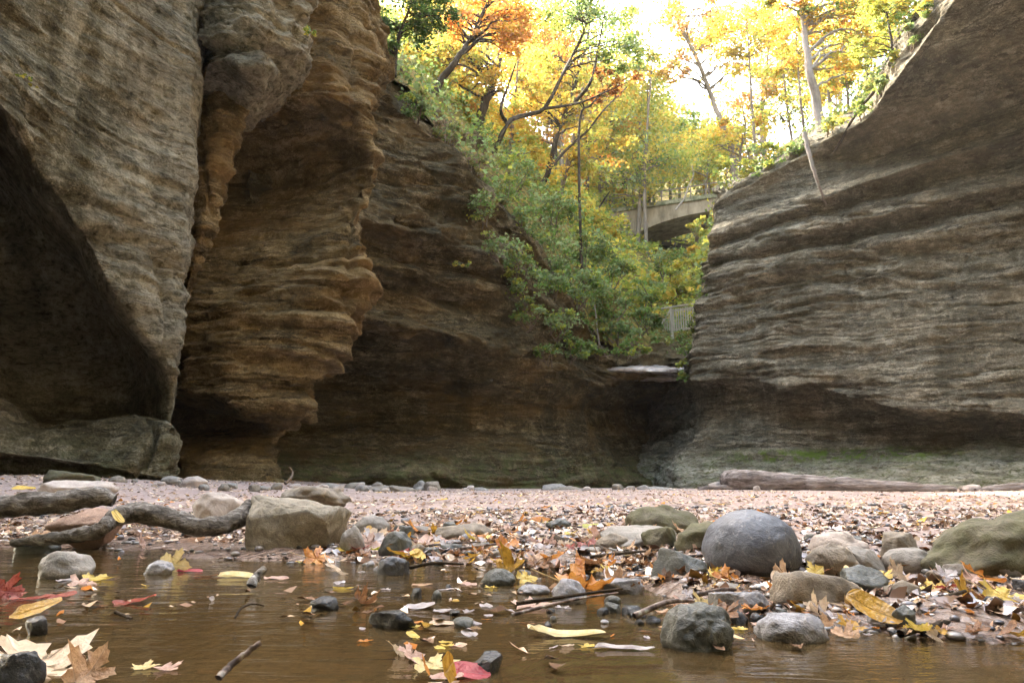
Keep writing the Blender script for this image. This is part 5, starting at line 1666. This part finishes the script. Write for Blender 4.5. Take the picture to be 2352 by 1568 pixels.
NAMES = {'maple': 'maple_leaf', 'oval': 'oval_leaf', 'lance': 'narrow_leaf'}
def leaf(px, py, wpx, mat, label, shape='maple', rot=(0, 0, 0), seed=1, lift=0.004, group=None, stem=False, D=None, ax=1.0, **kw):
    """(px, py) is where the middle of the leaf rests"""
    p = base_point(px, py) if D is None else at(px, py, D)
    s = wpx * p.y / F0 / (1.32 if shape == 'maple' else 1.08)
    me = leaf_mesh(shape, seed, mat, **kw)
    name = NAMES[shape]
    o = link(name, me); tag(o, label, 'leaf', group)
    o.scale = (s, s * ax, s)
    from mathutils import Euler
    e = Euler(rot, 'XYZ'); o.rotation_euler = e
    m = e.to_matrix()
    # rest the lowest point on the surface
    zs = [(m @ Vector((v.co.x * s, v.co.y * s * ax, v.co.z * s))).z for v in me.vertices]
    c = m @ Vector((.42 * s, 0, 0))
    zmin = np.percentile(zs, 12)
    o.location = (p.x - c.x, p.y - c.y, p.z - zmin + lift - .002)
    if stem:
        tm = TubeMesh()
        ln = rr.uniform(.5, .9)
        tm.add(spline([(0.05, 0, 0), (-.2, rr.uniform(-.1, .1), .06), (-ln, rr.uniform(-.25, .25), rr.uniform(.05, .4))], 10), np.linspace(.014, .010, 10), 6)
        st = tm.build('stem', M_STEM, o)
    return o

pi = math.pi
H = [
 # px, py, width px, colour, label, shape, rot, seed, kw
 (70,1540,300,'cream','huge cream maple leaf with an ochre fold in the near left corner','maple',(.15,-.25,2.6),3,dict(curl=.5,cup=.5,stem=True)),
 (60,1508,110,'ochre','ochre folded leaf piece lying on the huge cream leaf','oval',(.4,-.3,.3),4,dict(curl=.3,lift=.055)),
 (205,1560,120,'tan','curled tan maple leaf beside the huge cream one','maple',(.5,-.7,1.2),5,dict(curl=.8,cup=.7,stem=True)),
 (402,1301,80,'paleyellow','pale yellow leaf standing upright in the left water','maple',(1.45,.1,.15),6,dict(curl=.15,cup=.2,D=1.93,lift=-.012)),
 (16,1372,85,'red','dull red maple leaf at the left edge','maple',(.9,.2,.4),7,dict(curl=.5)),
 (60,1378,95,'red','red leaf afloat right of the dull red maple leaf','oval',(.05,0,.1),71,dict(curl=.3)),
 (125,1372,80,'red','second floating red leaf in the left water','oval',(.05,0,.3),72,dict(curl=.3)),
 (225,1332,85,'yellow','yellow leaf floating in front of the smooth grey stone','maple',(.15,0,.3),8,dict(curl=.4)),
 (300,1385,100,'red','red leaf with shiny edges between two twigs','oval',(.1,0,.0),81,dict(curl=.4)),
 (190,1345,70,'pink','pink tan leaf under the yellow floating one','maple',(.3,.2,.5),82,dict(curl=.5)),
 (728,1292,75,'orange','bright orange maple leaf under the tan block','maple',(.7,.1,.4),9,dict(curl=.4,stem=True)),
 (770,1318,85,'cream','cream maple leaf right of the bright orange one','maple',(.6,0,1.8),10,dict(curl=.3)),
 (597,1266,66,'yellow','yellow maple leaf touching the foot of the tan block','maple',(.35,0,.2),11,dict(curl=.3)),
 (838,1388,62,'brown','cupped brown leaf floating alone in mid water','maple',(.3,.2,.7),12,dict(curl=.6,cup=1.3)),
 (912,1508,70,'cream','white and wine coloured leaf, left end of the near cluster','maple',(.8,.2,2.2),13,dict(curl=.7)),
 (945,1516,75,'pink','pink leaf low in the near cluster','maple',(.5,.3,.8),14,dict(curl=.4)),
 (976,1520,62,'orange','red orange pointed leaf standing in the near cluster','oval',(1.2,.1,1.6),15,dict(curl=.2,D=.885,lift=-.008,ax=1.5)),
 (1030,1536,90,'ochre','ochre brown leaf standing in the near cluster','oval',(1.25,-.1,1.4),16,dict(curl=.25,D=.87,lift=-.008,ax=1.5)),
 (1000,1532,120,'paleyellow','pale yellow leaf flat under the near cluster','maple',(.1,0,.2),17,dict(curl=.3)),
 (1068,1552,105,'crimson','crimson leaf at the right of the near cluster','oval',(.25,.1,.15),18,dict(curl=.3,ax=1.3)),
 (1020,1560,80,'pink','pink wet leaf in front of the near cluster','oval',(.1,0,.1),181,dict(curl=.3)),
 (1286,1462,185,'paleyellow','long pale yellow narrow leaf floating in the near water','lance',(.12,.06,-.12),19,dict(cup=.5,ax=1.4)),
 (1424,1492,140,'silver','greyish narrow leaf floating by the long pale yellow one','lance',(.1,.05,-.1),20,dict(cup=.4,ax=1.3)),
 (1345,1355,160,'orange','large folded orange maple leaf in mid water','maple',(.12,.15,.5),21,dict(curl=.7,cup=.5,stem=True)),
 (1410,1352,75,'tan','curled tan leaf against the large orange one','maple',(1.0,.3,2.2),22,dict(curl=.7,cup=.7)),
 (1300,1350,90,'tan','tan leaf tip left of the large orange one','maple',(.2,0,2.8),221,dict(curl=.4)),
 (1175,1322,95,'ochre','curving ochre brown leaf on the dark mid water stone','maple',(.6,-.6,-.4),23,dict(curl=.9,cup=.8)),
 (1212,1336,60,'yellow','small golden maple leaf right of the curving ochre one','maple',(.5,0,.5),24,dict(curl=.4)),
 (1185,1272,105,'orange','bright orange leaf propped on the wet leaf bank','maple',(.5,.1,.3),25,dict(curl=.5)),
 (1115,1262,85,'tan','tan orange leaf left of the propped orange one','maple',(.5,.2,1.3),26,dict(curl=.5)),
 (1115,1285,52,'tan','star shaped tan leaf at the water line','maple',(.7,0,-1.6),27,dict(curl=.2)),
 (850,1262,75,'pink','pale pinkish leaf against the dark green grey stone','maple',(.9,.3,.6),28,dict(curl=.5)),
 (872,1247,70,'cream','cream red tipped leaf right behind the pinkish one','maple',(.6,.4,.2),281,dict(curl=.4)),
 (958,1222,70,'orange','rusty orange leaf by the long low brown stone','maple',(.6,.2,1.2),29,dict(curl=.5)),
 (1618,1405,85,'paleyellow','pale yellow maple leaf behind the dark rounded stone','maple',(.8,0,1.7),30,dict(curl=.4)),
 (1575,1412,62,'brown','brown leaf left of the pale yellow maple leaf','maple',(.6,0,.4),31,dict(curl=.5)),
 (1880,1422,90,'cream','cream antler shaped leaf near the brown stone','maple',(1.05,0,1.7),32,dict(curl=.5,cup=.6)),
 (2000,1440,125,'ochre','wedge shaped ochre leaf over the glistening stones','oval',(.5,.45,-.45),33,dict(curl=.3,cup=.5,lift=.02,ax=1.3)),
 (1672,1345,80,'orange','orange leaf at the left foot of the round boulder','maple',(.7,.1,.3),34,dict(curl=.5)),
 (1705,1352,70,'ochre','gold leaf beside it under the round boulder','maple',(.3,.1,1.0),35,dict(curl=.4)),
 (1812,1340,95,'tan','tan orange leaf at the right foot of the round boulder','maple',(.7,.2,.6),36,dict(curl=.6)),
 (1878,1340,60,'yellow','yellow leaf on the wide brown stone','maple',(.6,-.2,.7),37,dict(curl=.5,lift=.02)),
 (2235,1385,125,'ochre','golden brown ribbed leaf on the right bank','maple',(.7,.1,.4),38,dict(curl=.6,cup=.5,stem=True)),
 (2310,1395,115,'yellow','yellow leaf at the right edge over a black stone','maple',(.4,.3,-.3),39,dict(curl=.5,lift=.015,stem=True)),
 (2140,1420,75,'crimson','crimson folded leaf on the right bank','oval',(.5,.4,-.6),40,dict(curl=.3)),
 (2266,1408,55,'ochre','rounded ochre leaf below the golden brown one','oval',(.5,0,.1),41,dict(curl=.3,ax=1.6)),
 (2210,1406,80,'tan','pinkish tan cupped leaf below the golden brown one','oval',(.3,0,.2),411,dict(curl=.4)),
 (2145,1472,55,'cream','small pale cream leaf at the right water line','maple',(1.1,0,1.6),42,dict(curl=.3)),
 (2060,1330,70,'cream','upright cream leaf among the right stones','maple',(1.2,0,1.7),43,dict(curl=.3)),
 (957,1397,75,'silver','wet silvery oval leaf, left of two, in mid water','oval',(.05,0,.2),44,dict(cup=.4)),
 (1018,1408,60,'silver','wet silvery oval leaf, right of two, in mid water','oval',(.05,0,-.2),45,dict(cup=.4)),
 (1020,1436,85,'cream','cream floating leaf below the silvery ovals','oval',(.08,0,.1),46,dict(curl=.3)),
 (1225,1395,110,'pink','pinkish leaf floating in the right mid water','maple',(.06,0,.3),461,dict(curl=.25)),
 (268,1192,62,'yellow','yellow leaf caught on the driftwood fork','oval',(.35,.5,-.6),47,dict(curl=.3,D=2.30,lift=.0,ax=.55)),
 (45,1153,55,'yellow','yellow leaf lying on the left driftwood arm','oval',(.3,0,.1),48,dict(curl=.3,D=2.42,lift=.045)),
 (100,1245,60,'tan','tan leaf on the reddish stone under the driftwood','maple',(.8,0,.5),49,dict(curl=.5)),
 (170,1238,70,'brown','brown leaf on the lower driftwood fork','oval',(.3,.2,.3),50,dict(curl=.4,lift=.02)),
 (435,1246,60,'brown','rust brown leaf floating under the driftwood','oval',(.4,0,.3),51,dict(curl=.4)),
 (325,1258,55,'pink','pinkish leaf upright under the driftwood','maple',(1.1,0,1.8),52,dict(curl=.4)),
 (430,1313,60,'crimson','crimson leaf floating left of the twig stub','oval',(.05,0,.2),53,dict(curl=.3)),
 (540,1326,100,'paleyellow','long pale yellow leaf floating by the twig stub','oval',(.1,0,-.05),54,dict(curl=.3)),
 (335,1535,70,'paleyellow','pale yellow maple leaf floating in the near left water','maple',(.05,0,.4),55,dict(curl=.2)),
 (385,1538,70,'pink','pinkish leaf touching the near floating yellow one','maple',(.05,0,-.5),56,dict(curl=.2)),
 (480,1528,75,'brown','reddish oval leaf under the near water','oval',(.0,0,-.1),57,dict(cup=.05,lift=-.006)),
 (485,1380,22,'silver','tiny greyish leaf standing in the water','oval',(1.2,0,1.5),58,dict(cup=.2)),
 (1260,1208,70,'lime','lime yellow leaf by the bluish puddle, left of two','oval',(.3,0,.1),59,dict(curl=.3)),
 (1360,1212,60,'lime','lime yellow leaf by the bluish puddle, right of two','oval',(.4,0,.3),60,dict(curl=.3)),
 (1095,1236,75,'yellow','yellow leaf on the bank in front of the long low stone','oval',(.2,.1,-.2),61,dict(curl=.3)),
 (700,1292,40,'lime','small lime leaf floating before the tan block','oval',(.05,0,.1),62,dict(curl=.2)),
 (1560,1238,50,'tan','tan leaf on the flat green mossy boulder','maple',(.7,0,1.2),63,dict(curl=.5,lift=.03)),
 (1630,1252,50,'orange','orange red leaf in the gap by the flat mossy boulder','maple',(.7,0,.4),64,dict(curl=.5)),
]
for px, py, wp, m, lab, shp, rot, sd, kw in H:
    leaf(px, py, wp, m, lab, shp, rot, sd, **kw)

# the other leaves one can still count
SHARED = {
 'tan': 'tan fallen leaf in the wet drift along the bank', 'cream': 'cream fallen leaf in the wet drift along the bank',
 'brown': 'brown fallen leaf in the wet drift along the bank', 'orange': 'orange fallen leaf in the wet drift along the bank',
 'ochre': 'ochre fallen leaf in the wet drift along the bank', 'yellow': 'yellow fallen leaf in the wet drift along the bank',
 'pink': 'pinkish fallen leaf in the wet drift along the bank', 'red': 'red fallen leaf in the wet drift along the bank',
 'lime': 'lime fallen leaf in the wet drift along the bank', 'silver': 'silvery wet leaf in the wet drift along the bank'}
bag = ['tan'] * 9 + ['pink'] * 5 + ['cream'] * 5 + ['brown'] * 5 + ['orange'] * 4 + ['ochre'] * 3 + ['yellow'] * 3 + ['red'] + ['lime'] + ['silver'] * 4
placed = 0
while placed < 300:
    px = rr.uniform(790, 2400)
    lo_, hi_ = np.interp(px, [790, 1000, 1300, 1600, 2000, 2400], [1200, 1196, 1196, 1235, 1285, 1300]), np.interp(px, [790, 1100, 1350, 1600, 1800, 2100, 2400], [1290, 1292, 1330, 1420, 1470, 1480, 1478])
    py = lo_ + (hi_ - lo_) * rr.random() ** .8
    m = rr.choice(bag)
    shp = rr.choice(['maple', 'maple', 'maple', 'oval'])
    tl = abs(rr.gauss(0, .35))
    leaf(px, py, rr.uniform(28, 78) * (0.75 if py < 1240 else 1), m, SHARED[m], shp, (rr.uniform(-.3, .55), rr.uniform(-.35, .35), rr.uniform(0, 6.3)), 100 + placed % 11,
         group='fallen leaves drifted along the bank', curl=.5, cup=.4, lift=.004 + .012 * rr.random())
    placed += 1

# small leaves, stones and twigs breaking the water in front of the bank
FL = {k: v.replace('fallen leaf in the wet drift along the bank', 'leaf').replace('silvery wet leaf in the wet drift along the bank', 'silvery leaf') + ' afloat on the open water' for k, v in SHARED.items()}
n_ = 0
while n_ < 58:
    px = rr.uniform(830, 1700) if n_ < 46 else rr.uniform(120, 830)
    py = rr.uniform(1322, 1490) if n_ < 46 else rr.uniform(1300, 1400)
    p = on_plane(px, py, 0)
    if p.y > shore_D(p.x) - .03: 
        n_ += .2; continue
    n_ = int(n_) + 1
    m = rr.choice(['cream', 'silver', 'tan', 'silver', 'paleyellow', 'brown', 'orange', 'pink', 'silver', 'cream'])
    if m == 'paleyellow': m = 'yellow'
    leaf(px, py, rr.uniform(24, 62), m, FL[m], rr.choice(['oval', 'oval', 'maple', 'lance']), (rr.uniform(-.06, .14), rr.uniform(-.06, .06), rr.uniform(0, 6.3)),
         100 + int(n_) % 5, group='small leaves afloat on the open water', curl=.25, cup=.15, lift=.003)
for i in range(26):
    px = rr.uniform(860, 1620); py = rr.uniform(1300, 1440)
    small_rock(px, py, rr.uniform(16, 46), rr.choice(['black', 'dark', 'shine', 'black']), 'small dark wet stone breaking the surface of the open water', 'small stones in the open water', i)
for i in range(14):
    px = rr.uniform(900, 2300); py = rr.uniform(1250, 1430)
    p = base_point(px, py); a = rr.uniform(-.5, .5); L_ = rr.uniform(.05, .13)
    tm = TubeMesh()
    Q = spline([p + Vector((-L_ * math.cos(a), -L_ * math.sin(a), .012)), p + Vector((0, 0, .020 + rr.uniform(0, .012))), p + Vector((L_ * math.cos(a + .2), L_ * math.sin(a + .2), .014 + rr.uniform(0, .02)))], 12)
    tm.add(Q, np.linspace(.0042, .0022, 12) * rr.uniform(.7, 1.5), 7)
    o = tm.build('twig', rr.choice([M_BARK_DARK, M_TWIG])); tag(o, 'short dark twig caught in the wet leaf drift', 'twig', 'short twigs in the leaf drift')

# beyond counting: chips and leaves on the gravel flat, scraps among the stones, pebbles
def litter():
    rs = np.random.RandomState(9)
    def scatter(n, y0, y1, xs, power):
        D = y0 + (y1 - y0) * rs.uniform(0, 1, n) ** power
        px = rs.uniform(-60, 2420, n)
        x = (px - W0 / 2) / F0 * D
        return np.stack([x, D, ground_z(x, D)], -1)
    col = {'a': (0.42, 0.28, 0.20), 'b': (0.62, 0.46, 0.35), 'c': (0.22, 0.14, 0.10), 'd': (0.70, 0.45, 0.10), 'e': (0.62, 0.25, 0.06), 'f': (0.74, 0.60, 0.45)}
    def build(name, label, P, size, wts, mat, tilt):
        n = len(P)
        k = list(col)
        base = np.array([col[i] for i in k])[rs.choice(6, n, p=wts)] * rs.uniform(.75, 1.2, (n, 1))
        nor = rs.normal(0, tilt, (n, 3)) + (0, 0, 1); nor /= np.linalg.norm(nor, axis=1, keepdims=True)
        a = rs.normal(0, 1, (n, 3)); a -= nor * (a * nor).sum(1, keepdims=True); a /= np.linalg.norm(a, axis=1, keepdims=True)
        b = np.cross(nor, a)
        L = size * rs.uniform(.4, 1.4, (n, 1)) ** 1.2; w = L * rs.uniform(.2, .6, (n, 1))
        up = np.array([0, 0, 1.0])
        C_ = P + up * (L * .10)
        V = np.stack([C_ - a * L * .5 + up * L * rs.uniform(-.1, .25, (n, 1)), C_ - a * L * .1 + b * w * .6, C_ + a * L * .2 + b * w * .45 + up * L * .1, C_ + a * L * .5 + up * L * rs.uniform(-.1, .3, (n, 1)), C_ + a * L * .15 - b * w * .5, C_ - a * L * .2 - b * w * .55 + up * L * .1], 1).reshape(-1, 3)
        i = np.arange(n)[:, None] * 6
        F = np.concatenate([i + [0, 1, 4, 5], i + [1, 2, 3, 4]])
        o = link(name, np_mesh(name, V, F, False, np.clip(np.repeat(base, 6, axis=0), 0, .9)), mat)
        tag(o, label=label, kind='stuff')
    M = leaf_cloud_mat('dry_leaf_litter', .2)
    t = NT('wet_leaf_scraps'); at_ = t.n.new('ShaderNodeAttribute'); at_.attribute_name = 'Col'
    MW = t.done(t.principled(t.mix(1.0, at_.outputs['Color'], (.62, .58, .55), 'MULTIPLY'), .13, .8))
    P = scatter(17000, 2.7, 17, None, 1.25)
    dr = fbm(np.stack([P[:, 0] * .8, P[:, 1] * .5, 0 * P[:, 0]], -1), 3, 44)
    P = P[dr + rs.uniform(-.9, .9, len(P)) > -.25]
    build('leaf_litter', 'pinkish leaf chips and dry leaves strewn over the gravel flat', P, .046, [.22, .34, .10, .025, .02, .295], M, .13)
    P = scatter(13000, 1.0, 4.2, None, 1.2)
    t_ = P[:, 1] - shore_D(P[:, 0])
    P = P[(t_ > -.02) & ((P[:, 0] > -.6) | (P[:, 1] > 2.8))]
    P[:, 2] = np.maximum(P[:, 2], 0.002)
    build('leaf_scraps', 'wet leaf scraps packed between the stones', P, .032, [.26, .12, .44, .06, .05, .07], MW, .36)
    q = np.stack([rs.uniform(-1.5, 1.3, 900), .78 + 1.9 * rs.uniform(0, 1, 900) ** .8, np.full(900, .002)], -1)
    dr = fbm(np.stack([q[:, 0] * 2.2, q[:, 1] * 2.2, 0 * q[:, 0]], -1), 3, 45) + .35 * (q[:, 1] - 1.5) + .25 * q[:, 0]
    q = q[(q[:, 1] < shore_D(q[:, 0]) + .02) & (dr > .18)]
    build('floating_scraps', 'small wet leaf scraps afloat on the brown water', q, .030, [.24, .22, .24, .08, .06, .16], MW, .10)
    # pebbles
    bm = bmesh.new(); bmesh.ops.create_icosphere(bm, subdivisions=2, radius=1)
    bV = np.array([v.co for v in bm.verts]); bF = np.array([[v.index for v in f.verts] for f in bm.faces]); bm.free()
    P = np.concatenate([scatter(2600, 1.0, 4.5, None, 1.1), scatter(160, 4, 16, None, 1.1)])
    t_ = P[:, 1] - shore_D(P[:, 0])
    P = P[(t_ > -.15)]
    n = len(P)
    s = rs.uniform(.003, .0095, (n, 1)) * np.where(P[:, 1:2] > 4, 1.5, 1) * rs.uniform(.7, 1.6, (n, 1))
    sc = np.stack([s[:, 0] * rs.uniform(.8, 1.5, n), s[:, 0] * rs.uniform(.8, 1.5, n), s[:, 0] * rs.uniform(.5, .8, n)], -1)
    a = rs.uniform(0, 6.3, n)
    ca, sa = np.cos(a), np.sin(a)
    q = bV[None] * sc[:, None]
    q = np.stack([q[..., 0] * ca[:, None] - q[..., 1] * sa[:, None], q[..., 0] * sa[:, None] + q[..., 1] * ca[:, None], q[..., 2]], -1)
    q = q * (1 + .15 * vnoise(q * 60 + P[:, None] * 9, 4)[..., None]) + P[:, None] + np.array([0, 0, 1]) * s[:, None] * .3
    F = (bF[None] + (np.arange(n) * len(bV))[:, None, None]).reshape(-1, 3)
    g = np.array([(0.20, .18, .17), (.10, .095, .09), (.30, .26, .23), (.05, .05, .06), (.16, .15, .17)])[rs.choice(5, n)] * rs.uniform(.7, 1.2, (n, 1))
    t = NT('wet_pebbles'); at_ = t.n.new('ShaderNodeAttribute'); at_.attribute_name = 'Col'
    MP = t.done(t.principled(at_.outputs['Color'], .25, .5))
    o = link('pebbles', np_mesh('pebbles', q.reshape(-1, 3), F, True, np.repeat(g, len(bV), axis=0)), MP)
    tag(o, label='small pebbles scattered through the gravel', kind='stuff')
litter()

def haze():
    bm = bmesh.new(); bmesh.ops.create_cube(bm, size=1.0)
    bmesh.ops.scale(bm, vec=(330, 230, 130), verts=bm.verts)
    bmesh.ops.translate(bm, vec=(0, 75, 130 / 2 - 1.4), verts=bm.verts)
    me = bpy.data.meshes.new('haze'); bm.to_mesh(me); bm.free()
    t = NT('pale_autumn_haze')
    v = t.n.new('ShaderNodeVolumePrincipled')
    v.inputs['Color'].default_value = (1.0, 0.95, 0.84, 1)
    v.inputs['Density'].default_value = 0.0005
    v.inputs['Anisotropy'].default_value = 0.4
    t.l.new(v.outputs[0], t.out.inputs['Volume'])
    o = link('haze', me, t.m); tag(o, label='thin pale haze in the sunlit wood', kind='stuff')
haze()
scene.cycles.volume_bounces = 0
